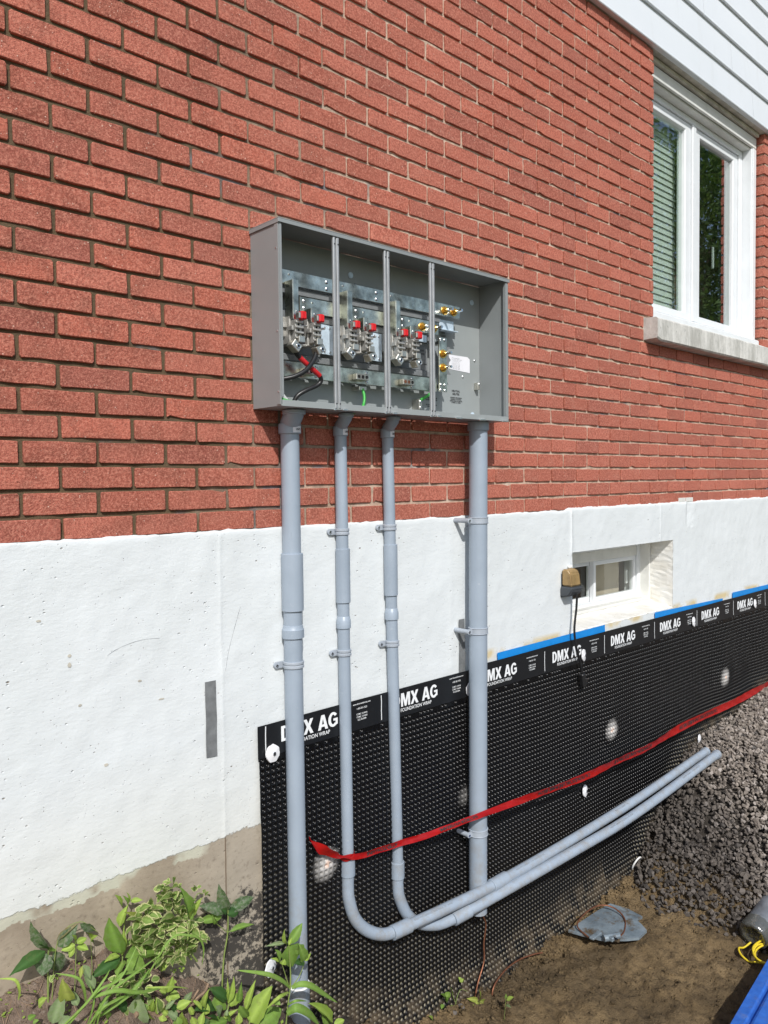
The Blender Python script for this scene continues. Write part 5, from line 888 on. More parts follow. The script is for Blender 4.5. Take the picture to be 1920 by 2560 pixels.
PLANTS = [
 ["wilted_plant","wilting plant with drooping dusty dark leaves at the far left",[[0.003,[[-0.09,-0.05,-1.102],[-0.086,-0.05,-1.056],[-0.081,-0.05,-1.033]]],[0.0014,[[-0.081,-0.05,-1.058],[-0.061,-0.05,-1.026],[-0.005,-0.05,-0.998],[0.042,-0.05,-1.044]]]],[[[-0.087,-0.054,-1.034],[-0.14,-0.08,-0.941],0.032,"ov","dust"],[[-0.093,-0.052,-1.037],[-0.186,-0.075,-1.044],0.0344,"la","dark"],[[-0.093,-0.057,-1.042],[-0.11,-0.069,-1.088],0.0442,"ov","dust"],[[-0.069,-0.043,-1.056],[-0.049,-0.037,-1.119],0.0373,"ov","dust"],[[-0.064,-0.046,-1.027],[-0.014,-0.066,-0.988],0.0149,"la","dry"],[[-0.061,-0.049,-1.042],[-0.017,-0.067,-0.996],0.0323,"ov","dust"],[[-0.087,-0.055,-1.036],[-0.116,-0.081,-0.995],0.0172,"ov","dark"],[[-0.005,-0.055,-1.001],[0.045,-0.043,-1.048],0.0202,"la","dust"],[[-0.084,-0.045,-1.044],[-0.057,-0.038,-1.056],0.0148,"la","mid"]],[]],
 ["seedling","small pale green seedling beside the wilting plant",[[0.0015,[[-0.031,-0.07,-1.097],[-0.022,-0.07,-1.047]]]],[[[-0.023,-0.065,-1.041],[-0.032,-0.086,-1.006],0.0138,"ov","light"],[[-0.023,-0.073,-1.037],[0.005,-0.075,-1.034],0.0162,"ov","light"],[[-0.023,-0.066,-1.045],[-0.056,-0.058,-1.049],0.0188,"ov","light"],[[-0.017,-0.064,-1.052],[0.001,-0.09,-1.056],0.0188,"ov","light"],[[-0.026,-0.068,-1.048],[-0.041,-0.068,-1.071],0.0163,"ov","light"]],[]],
 ["seedling","tiny three leaved seedling under the curled dusty leaf",[[0.0012,[[0.03,-0.04,-1.09],[0.028,-0.04,-1.06]]]],[[[0.028,-0.04,-1.06],[0.011,-0.062,-1.023],0.0154,"ov","light"],[[0.028,-0.04,-1.063],[0.033,-0.066,-1.044],0.0116,"ov","light"],[[0.03,-0.033,-1.07],[0.045,-0.024,-1.087],0.0103,"ov","mid"]],[]],
 ["broad_leaf_plant","broad leaved green plant in front of the variegated shrub",[[0.003,[[0.077,-0.1,-1.194],[0.088,-0.1,-1.109]]]],[[[0.083,-0.099,-1.1],[0.044,-0.116,-0.988],0.0513,"ov","mid"],[[0.089,-0.093,-1.11],[0.095,-0.098,-1.037],0.018,"la","light"],[[0.098,-0.094,-1.119],[0.219,-0.086,-1.151],0.0517,"ov","mid"],[[0.082,-0.1,-1.11],[-0.002,-0.111,-1.119],0.0308,"ov","dark"],[[0.081,-0.098,-1.104],[0.037,-0.109,-1.093],0.0192,"ov","light"],[[0.098,-0.105,-1.12],[0.139,-0.122,-1.162],0.0438,"ov","mid"],[[0.095,-0.095,-1.125],[0.058,-0.123,-1.135],0.0284,"ov","mid"]],[]],
 ["tall_weed","thin tall weed with narrow leaves left of the variegated shrub",[[0.002,[[0.104,-0.05,-1.15],[0.117,-0.05,-1.058],[0.13,-0.05,-0.999],[0.132,-0.05,-0.975]]]],[[[0.11,-0.057,-0.999],[0.093,-0.059,-0.957],0.0223,"la","light"],[[0.101,-0.053,-1.053],[0.12,-0.059,-0.999],0.0249,"la","light"],[[0.132,-0.051,-0.999],[0.124,-0.065,-0.962],0.0079,"la","light"],[[0.139,-0.042,-1.001],[0.166,-0.063,-0.999],0.0146,"la","light"],[[0.162,-0.051,-1.067],[0.119,-0.072,-1.01],0.0228,"la","yel"],[[0.131,-0.048,-1.005],[0.113,-0.065,-0.967],0.0106,"la","mid"]],[]],
 ["variegated_shrub","bushy shrub with cream edged variegated leaves against the wall",[[0.003,[[0.321,-0.075,-1.237],[0.277,-0.075,-1.158],[0.24,-0.075,-1.059],[0.236,-0.075,-0.98]]],[0.003,[[0.303,-0.075,-1.223],[0.25,-0.075,-1.136],[0.162,-0.075,-1.082]]],[0.002,[[0.309,-0.075,-1.218],[0.293,-0.075,-1.109],[0.323,-0.075,-1.043],[0.345,-0.075,-1.046]]],[0.002,[[0.262,-0.075,-1.152],[0.219,-0.075,-1.089],[0.177,-0.075,-1.05]]]],[[[0.189,-0.082,-1.12],[0.177,-0.075,-1.144],0.0244,"ov","var"],[[0.167,-0.07,-1.12],[0.123,-0.122,-1.068],0.0182,"ov","var"],[[0.153,-0.081,-1.04],[0.165,-0.128,-1.035],0.024,"ov","var"],[[0.332,-0.067,-1.184],[0.326,-0.121,-1.157],0.0187,"ov","var"],[[0.203,-0.074,-1.175],[0.184,-0.055,-1.157],0.018,"ov","var"],[[0.156,-0.08,-1.038],[0.176,-0.079,-1.067],0.0247,"ov","var"],[[0.288,-0.078,-1.073],[0.28,-0.08,-1.091],0.026,"ov","var"],[[0.21,-0.075,-1.007],[0.209,-0.122,-0.998],0.0166,"ov","var"],[[0.27,-0.069,-1.019],[0.295,-0.084,-1.032],0.0179,"ov","var"],[[0.234,-0.067,-1.152],[0.194,-0.074,-1.152],0.0202,"ov","var"],[[0.173,-0.068,-1.042],[0.203,-0.069,-1.062],0.0173,"ov","var"],[[0.308,-0.082,-1.19],[0.251,-0.142,-1.143],0.0181,"ov","var"],[[0.168,-0.067,-1.146],[0.183,-0.067,-1.169],0.0246,"ov","var"],[[0.239,-0.07,-1.204],[0.212,-0.055,-1.22],0.0222,"ov","var"],[[0.288,-0.077,-1.164],[0.264,-0.074,-1.158],0.0175,"ov","var"],[[0.26,-0.073,-1.167],[0.207,-0.127,-1.1],0.0209,"ov","var"],[[0.259,-0.074,-1.139],[0.265,-0.051,-1.187],0.0256,"ov","var"],[[0.33,-0.074,-1.164],[0.379,-0.063,-1.202],0.0168,"ov","var"],[[0.327,-0.082,-1.159],[0.341,-0.104,-1.166],0.0225,"ov","var"],[[0.239,-0.075,-1.144],[0.259,-0.085,-1.142],0.015,"ov","var"],[[0.296,-0.07,-1.18],[0.314,-0.085,-1.164],0.0251,"ov","var"],[[0.16,-0.074,-1.094],[0.134,-0.087,-1.107],0.0228,"ov","var"],[[0.22,-0.072,-1.086],[0.24,-0.08,-1.097],0.0213,"ov","var"],[[0.22,-0.077,-1.163],[0.183,-0.111,-1.122],0.0188,"ov","var"],[[0.288,-0.069,-1.114],[0.315,-0.097,-1.118],0.0244,"ov","var"],[[0.137,-0.072,-1.057],[0.094,-0.107,-1.046],0.0178,"ov","var"],[[0.171,-0.067,-1.059],[0.175,-0.108,-1.043],0.0159,"ov","var"],[[0.249,-0.076,-1.181],[0.204,-0.103,-1.15],0.0244,"ov","var"],[[0.183,-0.069,-1.144],[0.151,-0.063,-1.149],0.0165,"ov","var"],[[0.148,-0.079,-1.047],[0.113,-0.117,-1.04],0.0241,"ov","var"],[[0.186,-0.071,-1.077],[0.14,-0.091,-1.055],0.0199,"ov","var"],[[0.302,-0.08,-1.076],[0.28,-0.13,-1.017],0.0222,"ov","var"],[[0.266,-0.071,-1.125],[0.248,-0.072,-1.15],0.0203,"ov","var"],[[0.309,-0.07,-1.186],[0.256,-0.123,-1.127],0.0169,"ov","var"],[[0.287,-0.075,-1.073],[0.248,-0.122,-1.025],0.0161,"ov","var"],[[0.147,-0.074,-1.12],[0.145,-0.113,-1.132],0.0185,"ov","var"],[[0.24,-0.079,-1.05],[0.218,-0.089,-1.027],0.0193,"ov","var"],[[0.258,-0.08,-1.051],[0.256,-0.069,-1.075],0.0152,"ov","var"],[[0.288,-0.08,-1.177],[0.295,-0.116,-1.161],0.0217,"ov","var"],[[0.226,-0.071,-1.1],[0.243,-0.107,-1.083],0.0254,"ov","var"],[[0.14,-0.078,-1.079],[0.129,-0.068,-1.057],0.021,"ov","var"],[[0.245,-0.074,-1.183],[0.244,-0.061,-1.169],0.0175,"ov","var"],[[0.189,-0.069,-1.098],[0.244,-0.042,-1.134],0.0191,"ov","var"],[[0.198,-0.082,-1.14],[0.179,-0.106,-1.147],0.0149,"ov","var"],[[0.156,-0.076,-1.062],[0.129,-0.11,-1.015],0.0184,"ov","var"],[[0.331,-0.069,-1.156],[0.331,-0.094,-1.164],0.0264,"ov","var"],[[0.253,-0.068,-1.051],[0.249,-0.122,-1.042],0.0175,"ov","var"],[[0.169,-0.076,-1.012],[0.192,-0.079,-1.016],0.023,"ov","var"],[[0.268,-0.07,-1.111],[0.287,-0.087,-1.109],0.0209,"ov","var"],[[0.316,-0.069,-1.169],[0.294,-0.102,-1.12],0.026,"ov","var"],[[0.308,-0.077,-1.166],[0.25,-0.12,-1.115],0.0234,"ov","var"],[[0.234,-0.08,-1.083],[0.248,-0.096,-1.11],0.0202,"ov","var"],[[0.202,-0.071,-1.115],[0.2,-0.114,-1.082],0.019,"ov","var"],[[0.149,-0.075,-1.129],[0.151,-0.096,-1.105],0.0204,"ov","var"],[[0.223,-0.067,-1.134],[0.23,-0.083,-1.161],0.0258,"ov","var"],[[0.272,-0.07,-1.202],[0.28,-0.109,-1.181],0.0245,"ov","var"],[[0.303,-0.069,-1.136],[0.301,-0.127,-1.13],0.0255,"ov","var"],[[0.179,-0.081,-1.093],[0.206,-0.084,-1.09],0.0151,"ov","var"],[[0.256,-0.074,-1.036],[0.274,-0.087,-1.019],0.0184,"ov","var"],[[0.315,-0.073,-1.148],[0.277,-0.102,-1.149],0.0253,"ov","var"],[[0.261,-0.072,-1.143],[0.221,-0.097,-1.103],0.0259,"ov","var"],[[0.274,-0.074,-1.101],[0.241,-0.069,-1.085],0.0179,"ov","var"],[[0.284,-0.078,-1.201],[0.281,-0.07,-1.187],0.026,"ov","var"],[[0.302,-0.07,-1.116],[0.361,-0.041,-1.155],0.0222,"ov","var"],[[0.251,-0.082,-0.976],[0.238,-0.104,-0.948],0.0202,"ov","var"],[[0.147,-0.08,-1.015],[0.154,-0.125,-0.985],0.0231,"ov","var"],[[0.181,-0.075,-1.038],[0.168,-0.065,-1.028],0.0191,"ov","var"],[[0.263,-0.081,-1.162],[0.26,-0.069,-1.145],0.017,"ov","var"],[[0.286,-0.07,-1.086],[0.271,-0.042,-1.071],0.0188,"ov","var"],[[0.255,-0.071,-1.038],[0.21,-0.112,-1.005],0.0179,"ov","var"],[[0.178,-0.071,-1.159],[0.199,-0.08,-1.188],0.0156,"ov","var"],[[0.321,-0.079,-1.159],[0.355,-0.067,-1.164],0.0166,"ov","var"],[[0.189,-0.078,-1.055],[0.223,-0.062,-1.077],0.0173,"ov","var"],[[0.242,-0.069,-1.128],[0.251,-0.093,-1.113],0.0243,"ov","var"],[[0.152,-0.081,-1.098],[0.195,-0.067,-1.13],0.0164,"ov","var"],[[0.185,-0.081,-1.023],[0.195,-0.13,-1.007],0.0186,"ov","var"],[[0.33,-0.069,-1.17],[0.335,-0.108,-1.156],0.0256,"ov","var"],[[0.268,-0.079,-1.136],[0.269,-0.104,-1.113],0.0173,"ov","var"],[[0.149,-0.071,-1.047],[0.099,-0.114,-1.004],0.0184,"ov","var"],[[0.276,-0.078,-1.181],[0.249,-0.132,-1.13],0.0168,"ov","var"],[[0.241,-0.079,-1.014],[0.224,-0.072,-0.997],0.0189,"ov","var"],[[0.27,-0.073,-1.205],[0.278,-0.079,-1.231],0.026,"ov","var"],[[0.159,-0.069,-1.131],[0.129,-0.126,-1.065],0.0199,"ov","var"],[[0.273,-0.079,-1.074],[0.291,-0.081,-1.101],0.0202,"ov","var"],[[0.193,-0.077,-1.054],[0.222,-0.049,-1.094],0.0231,"ov","var"],[[0.275,-0.079,-1.08],[0.312,-0.053,-1.124],0.0212,"ov","var"],[[0.317,-0.071,-1.115],[0.353,-0.07,-1.129],0.0174,"ov","var"],[[0.254,-0.068,-1.119],[0.212,-0.089,-1.079],0.0153,"ov","var"],[[0.208,-0.078,-1.143],[0.213,-0.098,-1.152],0.0168,"ov","var"],[[0.181,-0.071,-1.05],[0.173,-0.057,-1.08],0.0165,"ov","var"],[[0.191,-0.073,-1.109],[0.157,-0.062,-1.093],0.0248,"ov","var"],[[0.175,-0.072,-1.024],[0.147,-0.062,-1.014],0.0186,"ov","var"],[[0.218,-0.081,-0.988],[0.252,-0.066,-0.991],0.0255,"ov","var"],[[0.147,-0.074,-1.097],[0.115,-0.105,-1.063],0.0232,"ov","var"],[[0.245,-0.081,-1.097],[0.24,-0.086,-1.114],0.0201,"ov","var"],[[0.218,-0.08,-1.026],[0.19,-0.107,-0.977],0.0244,"ov","var"],[[0.18,-0.074,-1.044],[0.193,-0.115,-1.035],0.0238,"ov","var"],[[0.204,-0.079,-1.166],[0.169,-0.132,-1.159],0.0251,"ov","var"],[[0.228,-0.077,-1.063],[0.266,-0.063,-1.103],0.0221,"ov","var"],[[0.252,-0.079,-1.093],[0.199,-0.115,-1.05],0.0157,"ov","var"],[[0.21,-0.081,-0.988],[0.238,-0.086,-1.017],0.0183,"ov","var"],[[0.193,-0.071,-1.018],[0.152,-0.114,-0.978],0.0216,"ov","var"],[[0.152,-0.07,-1.114],[0.097,-0.129,-1.061],0.0178,"ov","var"],[[0.19,-0.081,-1.123],[0.133,-0.133,-1.076],0.0174,"ov","var"],[[0.257,-0.07,-1.018],[0.194,-0.123,-0.98],0.021,"ov","var"],[[0.244,-0.071,-1.107],[0.237,-0.113,-1.119],0.0225,"ov","var"],[[0.271,-0.078,-1.206],[0.216,-0.129,-1.168],0.0185,"ov","var"],[[0.189,-0.07,-1.022],[0.165,-0.097,-1.024],0.0199,"ov","var"],[[0.184,-0.068,-1.037],[0.171,-0.066,-1.016],0.024,"ov","var"],[[0.294,-0.074,-1.068],[0.298,-0.092,-1.048],0.0163,"ov","var"],[[0.239,-0.074,-1.022],[0.236,-0.082,-1.053],0.0192,"ov","var"],[[0.173,-0.068,-1.05],[0.151,-0.108,-1.006],0.0156,"ov","var"],[[0.275,-0.08,-1.113],[0.323,-0.05,-1.144],0.019,"ov","var"],[[0.195,-0.072,-1.13],[0.165,-0.075,-1.107],0.0249,"ov","var"],[[0.209,-0.075,-1.127],[0.161,-0.134,-1.096],0.019,"ov","var"],[[0.212,-0.079,-1.129],[0.221,-0.067,-1.109],0.0183,"ov","var"],[[0.259,-0.079,-1.185],[0.222,-0.084,-1.188],0.0162,"ov","var"],[[0.273,-0.075,-1.085],[0.241,-0.12,-1.026],0.0215,"ov","var"],[[0.246,-0.082,-1.186],[0.211,-0.136,-1.171],0.0154,"ov","var"],[[0.312,-0.072,-1.149],[0.278,-0.11,-1.102],0.0174,"ov","var"],[[0.218,-0.075,-1.166],[0.195,-0.083,-1.174],0.0194,"ov","var"],[[0.27,-0.071,-1.163],[0.209,-0.117,-1.125],0.0182,"ov","var"],[[0.148,-0.076,-1.017],[0.147,-0.068,-1.051],0.0205,"ov","var"],[[0.26,-0.072,-1.208],[0.257,-0.09,-1.172],0.0258,"ov","var"],[[0.323,-0.073,-1.179],[0.307,-0.062,-1.202],0.0239,"ov","var"],[[0.291,-0.069,-1.205],[0.283,-0.081,-1.171],0.0181,"ov","var"],[[0.251,-0.081,-1.015],[0.21,-0.13,-0.968],0.0152,"ov","var"],[[0.297,-0.072,-1.176],[0.321,-0.071,-1.215],0.0246,"ov","var"],[[0.242,-0.076,-1.035],[0.267,-0.073,-1.055],0.0198,"ov","var"],[[0.272,-0.08,-1.131],[0.264,-0.104,-1.15],0.0158,"ov","var"],[[0.251,-0.077,-1.014],[0.283,-0.07,-1.033],0.0237,"ov","var"],[[0.226,-0.068,-1.049],[0.178,-0.103,-1.007],0.0226,"ov","var"],[[0.254,-0.081,-1.001],[0.239,-0.108,-1.007],0.0244,"ov","var"],[[0.191,-0.069,-1.118],[0.228,-0.04,-1.133],0.017,"ov","var"],[[0.167,-0.082,-1.052],[0.135,-0.112,-1.041],0.0236,"ov","var"],[[0.254,-0.075,-1.18],[0.287,-0.055,-1.182],0.0241,"ov","var"],[[0.272,-0.074,-1.083],[0.279,-0.095,-1.051],0.0163,"ov","var"],[[0.217,-0.067,-1.166],[0.18,-0.061,-1.15],0.0189,"ov","var"],[[0.244,-0.069,-1.032],[0.233,-0.056,-1.018],0.0151,"ov","var"],[[0.206,-0.067,-1.091],[0.228,-0.066,-1.089],0.0249,"ov","var"],[[0.332,-0.07,-1.172],[0.295,-0.085,-1.171],0.0228,"ov","var"],[[0.253,-0.072,-1.021],[0.293,-0.048,-1.03],0.0158,"ov","var"],[[0.222,-0.068,-0.988],[0.204,-0.047,-0.988],0.0239,"ov","var"],[[0.296,-0.072,-1.131],[0.282,-0.088,-1.153],0.0153,"ov","var"],[[0.202,-0.076,-1.094],[0.206,-0.101,-1.109],0.0243,"ov","var"],[[0.193,-0.068,-1.119],[0.208,-0.068,-1.159],0.0252,"ov","var"],[[0.153,-0.07,-1.114],[0.141,-0.07,-1.127],0.0168,"ov","var"],[[0.273,-0.081,-1.089],[0.237,-0.101,-1.066],0.017,"ov","var"],[[0.194,-0.077,-1.071],[0.222,-0.05,-1.073],0.0183,"ov","var"],[[0.32,-0.072,-1.166],[0.307,-0.099,-1.121],0.0208,"ov","var"],[[0.259,-0.075,-1.153],[0.305,-0.054,-1.166],0.0206,"ov","var"],[[0.22,-0.075,-1.187],[0.248,-0.071,-1.216],0.0208,"ov","var"],[[0.246,-0.077,-1.114],[0.253,-0.099,-1.132],0.0169,"ov","var"],[[0.187,-0.071,-1.097],[0.146,-0.113,-1.076],0.0198,"ov","var"],[[0.266,-0.072,-1.052],[0.269,-0.057,-1.087],0.0227,"ov","var"],[[0.129,-0.067,-1.084],[0.159,-0.08,-1.105],0.0165,"ov","var"],[[0.226,-0.073,-1.025],[0.248,-0.044,-1.019],0.0163,"ov","var"],[[0.13,-0.07,-1.096],[0.112,-0.052,-1.111],0.0182,"ov","var"],[[0.196,-0.075,-1.087],[0.153,-0.123,-1.064],0.0198,"ov","var"],[[0.274,-0.07,-1.204],[0.218,-0.121,-1.167],0.0239,"ov","var"],[[0.14,-0.072,-1.108],[0.144,-0.105,-1.119],0.02,"ov","var"],[[0.264,-0.07,-1.176],[0.3,-0.072,-1.2],0.0182,"ov","var"],[[0.222,-0.075,-1.192],[0.235,-0.092,-1.184],0.0164,"ov","var"],[[0.201,-0.078,-1.14],[0.225,-0.048,-1.141],0.0247,"ov","var"],[[0.296,-0.074,-1.2],[0.29,-0.048,-1.195],0.0234,"ov","var"],[[0.268,-0.081,-1.197],[0.248,-0.139,-1.181],0.0188,"ov","var"],[[0.17,-0.08,-1.031],[0.187,-0.111,-1.037],0.0191,"ov","var"],[[0.248,-0.067,-0.999],[0.242,-0.116,-0.964],0.0248,"ov","var"],[[0.145,-0.075,-1.024],[0.159,-0.058,-1.014],0.0192,"ov","var"],[[0.303,-0.078,-1.115],[0.277,-0.112,-1.115],0.0183,"ov","var"],[[0.253,-0.08,-1.076],[0.189,-0.135,-1.028],0.0244,"ov","var"],[[0.271,-0.074,-1.052],[0.248,-0.083,-1.017],0.0251,"ov","var"],[[0.198,-0.08,-1.075],[0.195,-0.089,-1.05],0.0182,"ov","var"],[[0.253,-0.075,-1.062],[0.272,-0.072,-1.055],0.0174,"ov","var"],[[0.247,-0.079,-1.111],[0.269,-0.119,-1.104],0.0196,"ov","var"],[[0.216,-0.069,-1.115],[0.182,-0.067,-1.104],0.0192,"ov","var"],[[0.291,-0.071,-1.169],[0.298,-0.1,-1.148],0.0257,"ov","var"],[[0.227,-0.074,-1.002],[0.212,-0.1,-1.016],0.0165,"ov","var"],[[0.205,-0.072,-1.043],[0.241,-0.046,-1.064],0.0203,"ov","var"],[[0.22,-0.075,-1.0],[0.193,-0.094,-1.004],0.0187,"ov","var"],[[0.239,-0.072,-1.101],[0.2,-0.087,-1.087],0.0216,"ov","var"],[[0.223,-0.077,-0.992],[0.177,-0.135,-0.936],0.0241,"ov","var"],[[0.148,-0.07,-1.062],[0.13,-0.084,-1.077],0.0232,"ov","var"],[[0.261,-0.069,-1.115],[0.272,-0.099,-1.101],0.026,"ov","var"],[[0.214,-0.069,-1.11],[0.236,-0.056,-1.141],0.0166,"ov","var"],[[0.318,-0.079,-1.026],[0.326,-0.069,-1.018],0.0106,"ov","var"],[[0.316,-0.082,-1.024],[0.302,-0.084,-1.008],0.0106,"ov","var"],[[0.329,-0.07,-1.025],[0.346,-0.066,-1.024],0.0106,"ov","var"],[[0.325,-0.078,-1.02],[0.293,-0.107,-0.991],0.0106,"ov","var"],[[0.342,-0.08,-1.04],[0.362,-0.059,-1.043],0.0106,"ov","var"],[[0.345,-0.073,-1.044],[0.369,-0.063,-1.052],0.0107,"ov","var"],[[0.351,-0.075,-1.054],[0.349,-0.096,-1.033],0.0107,"ov","var"],[[0.355,-0.068,-1.058],[0.387,-0.044,-1.076],0.0107,"ov","var"],[[0.23,-0.071,-0.976],[0.243,-0.073,-0.973],0.0103,"ov","var"],[[0.231,-0.069,-0.978],[0.231,-0.1,-0.959],0.0103,"ov","var"],[[0.235,-0.078,-0.97],[0.223,-0.067,-0.968],0.0103,"ov","var"],[[0.238,-0.072,-0.973],[0.243,-0.063,-0.965],0.0103,"ov","var"],[[0.223,-0.072,-0.985],[0.202,-0.095,-0.957],0.0103,"ov","var"],[[0.219,-0.081,-0.979],[0.22,-0.071,-0.97],0.0102,"ov","var"],[[0.269,-0.069,-1.0],[0.274,-0.081,-0.986],0.0104,"ov","var"],[[0.264,-0.078,-0.995],[0.284,-0.062,-0.998],0.0104,"ov","var"],[[0.275,-0.08,-1.004],[0.239,-0.123,-0.965],0.0104,"ov","var"],[[0.278,-0.074,-1.007],[0.255,-0.091,-0.984],0.0105,"ov","var"]],[]],
 ["upright_weed","upright weed with pointed green leaves growing out of the shrub",[[0.0025,[[0.273,-0.11,-1.141],[0.284,-0.11,-1.079]]]],[[[0.284,-0.106,-1.082],[0.253,-0.135,-0.97],0.0328,"la","mid"],[[0.291,-0.103,-1.085],[0.313,-0.12,-1.026],0.0233,"la","light"],[[0.284,-0.11,-1.082],[0.28,-0.139,-1.03],0.0191,"la","light"],[[0.283,-0.112,-1.083],[0.288,-0.119,-1.06],0.0136,"la","mid"]],[]],
 ["lanky_weed","single stemmed weed with spreading leaves against the tarred concrete",[[0.003,[[0.418,-0.04,-1.367],[0.429,-0.04,-1.298],[0.445,-0.04,-1.22],[0.448,-0.04,-1.15]]],[0.0015,[[0.445,-0.04,-1.218],[0.401,-0.04,-1.167]]],[0.0015,[[0.446,-0.04,-1.218],[0.47,-0.04,-1.213]]]],[[[0.449,-0.033,-1.156],[0.409,-0.054,-1.059],0.0353,"ov","dust"],[[0.434,-0.046,-1.148],[0.357,-0.037,-1.099],0.035,"ov","dust"],[[0.455,-0.033,-1.161],[0.543,-0.041,-1.139],0.0354,"ov","dust"],[[0.428,-0.04,-1.161],[0.338,-0.03,-1.147],0.0233,"la","mid"],[[0.444,-0.041,-1.16],[0.48,-0.05,-1.161],0.0322,"ov","dark"],[[0.407,-0.041,-1.175],[0.383,-0.06,-1.134],0.0116,"la","mid"],[[0.451,-0.044,-1.216],[0.532,-0.057,-1.214],0.0191,"la","mid"],[[0.44,-0.047,-1.15],[0.418,-0.056,-1.129],0.0175,"ov","dark"]],[]],
 ["broad_leaf_plant","bright broad leaved plant at the bottom left of the membrane",[[0.003,[[0.375,-0.1,-1.45],[0.379,-0.1,-1.399]]],[0.003,[[0.391,-0.1,-1.429],[0.409,-0.1,-1.39],[0.427,-0.1,-1.328]]],[0.003,[[0.473,-0.1,-1.499],[0.479,-0.1,-1.478]]]],[[[0.379,-0.096,-1.404],[0.379,-0.086,-1.352],0.0454,"he","mid"],[[0.402,-0.106,-1.387],[0.418,-0.12,-1.309],0.0199,"la","light"],[[0.409,-0.094,-1.402],[0.464,-0.081,-1.395],0.0286,"ov","light"],[[0.383,-0.103,-1.426],[0.424,-0.125,-1.403],0.0128,"la","light"],[[0.481,-0.095,-1.488],[0.552,-0.111,-1.399],0.0586,"he","light"],[[0.506,-0.098,-1.514],[0.612,-0.086,-1.507],0.0649,"he","mid"],[[0.462,-0.104,-1.438],[0.486,-0.121,-1.347],0.0203,"la","light"],[[0.355,-0.099,-1.368],[0.287,-0.125,-1.336],0.045,"he","dark"],[[0.403,-0.1,-1.379],[0.347,-0.104,-1.313],0.0342,"ov","dark"],[[0.444,-0.101,-1.416],[0.476,-0.098,-1.474],0.0289,"ov","mid"],[[0.414,-0.097,-1.394],[0.403,-0.101,-1.317],0.0115,"la","light"],[[0.445,-0.095,-1.413],[0.441,-0.118,-1.338],0.0174,"la","mid"]],[]],
 ["broad_leaf_plant","low bright green plant at the bottom edge beside the brown twig",[[0.003,[[0.286,-0.13,-1.403],[0.287,-0.13,-1.373]]]],[[[0.26,-0.135,-1.371],[0.225,-0.152,-1.309],0.0351,"ov","light"],[[0.293,-0.135,-1.387],[0.31,-0.125,-1.356],0.0218,"la","light"],[[0.32,-0.124,-1.407],[0.399,-0.114,-1.428],0.0331,"ov","mid"],[[0.412,-0.132,-1.438],[0.431,-0.123,-1.419],0.0128,"la","light"],[[0.287,-0.123,-1.391],[0.277,-0.118,-1.36],0.0246,"ov","light"]],[]],
 ["leafy_ground_weed","spreading mass of mixed green leaves along the bottom left edge",[[0.002,[[0.143,-0.13,-1.328],[0.149,-0.13,-1.294]]],[0.002,[[0.256,-0.13,-1.385],[0.254,-0.13,-1.346]]]],[[[0.355,-0.128,-1.4],[0.316,-0.144,-1.36],0.0162,"he","dark"],[[0.042,-0.136,-1.259],[0.053,-0.14,-1.249],0.0245,"he","mid"],[[0.222,-0.138,-1.324],[0.195,-0.126,-1.298],0.0229,"he","pale"],[[0.036,-0.129,-1.236],[0.017,-0.147,-1.199],0.0143,"he","mid"],[[0.318,-0.123,-1.37],[0.323,-0.127,-1.34],0.0187,"ov","light"],[[0.164,-0.138,-1.286],[0.164,-0.135,-1.242],0.0138,"la","light"],[[0.187,-0.137,-1.284],[0.211,-0.155,-1.257],0.0119,"la","pale"],[[0.276,-0.129,-1.347],[0.261,-0.129,-1.31],0.0135,"ov","light"],[[0.232,-0.123,-1.358],[0.245,-0.116,-1.335],0.0115,"la","dark"],[[0.08,-0.135,-1.236],[0.047,-0.14,-1.187],0.0248,"la","dark"],[[0.376,-0.136,-1.395],[0.382,-0.135,-1.38],0.0125,"he","pale"],[[0.419,-0.131,-1.449],[0.423,-0.132,-1.414],0.0232,"la","light"],[[0.128,-0.137,-1.264],[0.119,-0.145,-1.238],0.0132,"la","mid"],[[0.307,-0.131,-1.339],[0.304,-0.159,-1.277],0.0188,"he","light"],[[0.226,-0.127,-1.31],[0.24,-0.113,-1.304],0.0132,"la","mid"],[[0.248,-0.126,-1.302],[0.284,-0.113,-1.289],0.0159,"la","pale"],[[0.299,-0.137,-1.34],[0.269,-0.138,-1.293],0.0119,"ov","light"],[[0.363,-0.129,-1.388],[0.347,-0.138,-1.352],0.0272,"ov","pale"],[[0.227,-0.125,-1.313],[0.202,-0.137,-1.275],0.0155,"ov","dark"],[[0.112,-0.137,-1.252],[0.139,-0.138,-1.247],0.0207,"ov","mid"],[[0.008,-0.124,-1.202],[0.035,-0.138,-1.19],0.0217,"la","mid"],[[0.128,-0.128,-1.26],[0.088,-0.151,-1.207],0.0145,"ov","mid"],[[0.086,-0.122,-1.265],[0.092,-0.108,-1.233],0.0228,"ov","dark"],[[0.223,-0.138,-1.349],[0.222,-0.139,-1.322],0.0256,"ov","mid"],[[0.127,-0.123,-1.252],[0.109,-0.13,-1.204],0.0196,"ov","mid"],[[0.178,-0.137,-1.314],[0.181,-0.134,-1.298],0.0253,"la","light"],[[0.14,-0.13,-1.305],[0.095,-0.145,-1.253],0.0125,"he","dark"],[[0.221,-0.137,-1.296],[0.255,-0.157,-1.282],0.0236,"la","light"],[[0.302,-0.125,-1.391],[0.325,-0.134,-1.383],0.0248,"la","dark"],[[0.018,-0.13,-1.198],[0.038,-0.131,-1.167],0.0164,"he","pale"],[[0.024,-0.132,-1.2],[0.033,-0.128,-1.179],0.0147,"ov","dark"],[[0.16,-0.126,-1.308],[0.12,-0.155,-1.252],0.0162,"ov","light"],[[0.387,-0.128,-1.419],[0.377,-0.157,-1.377],0.021,"ov","mid"],[[0.2,-0.13,-1.309],[0.169,-0.118,-1.275],0.0188,"la","light"]],[]],
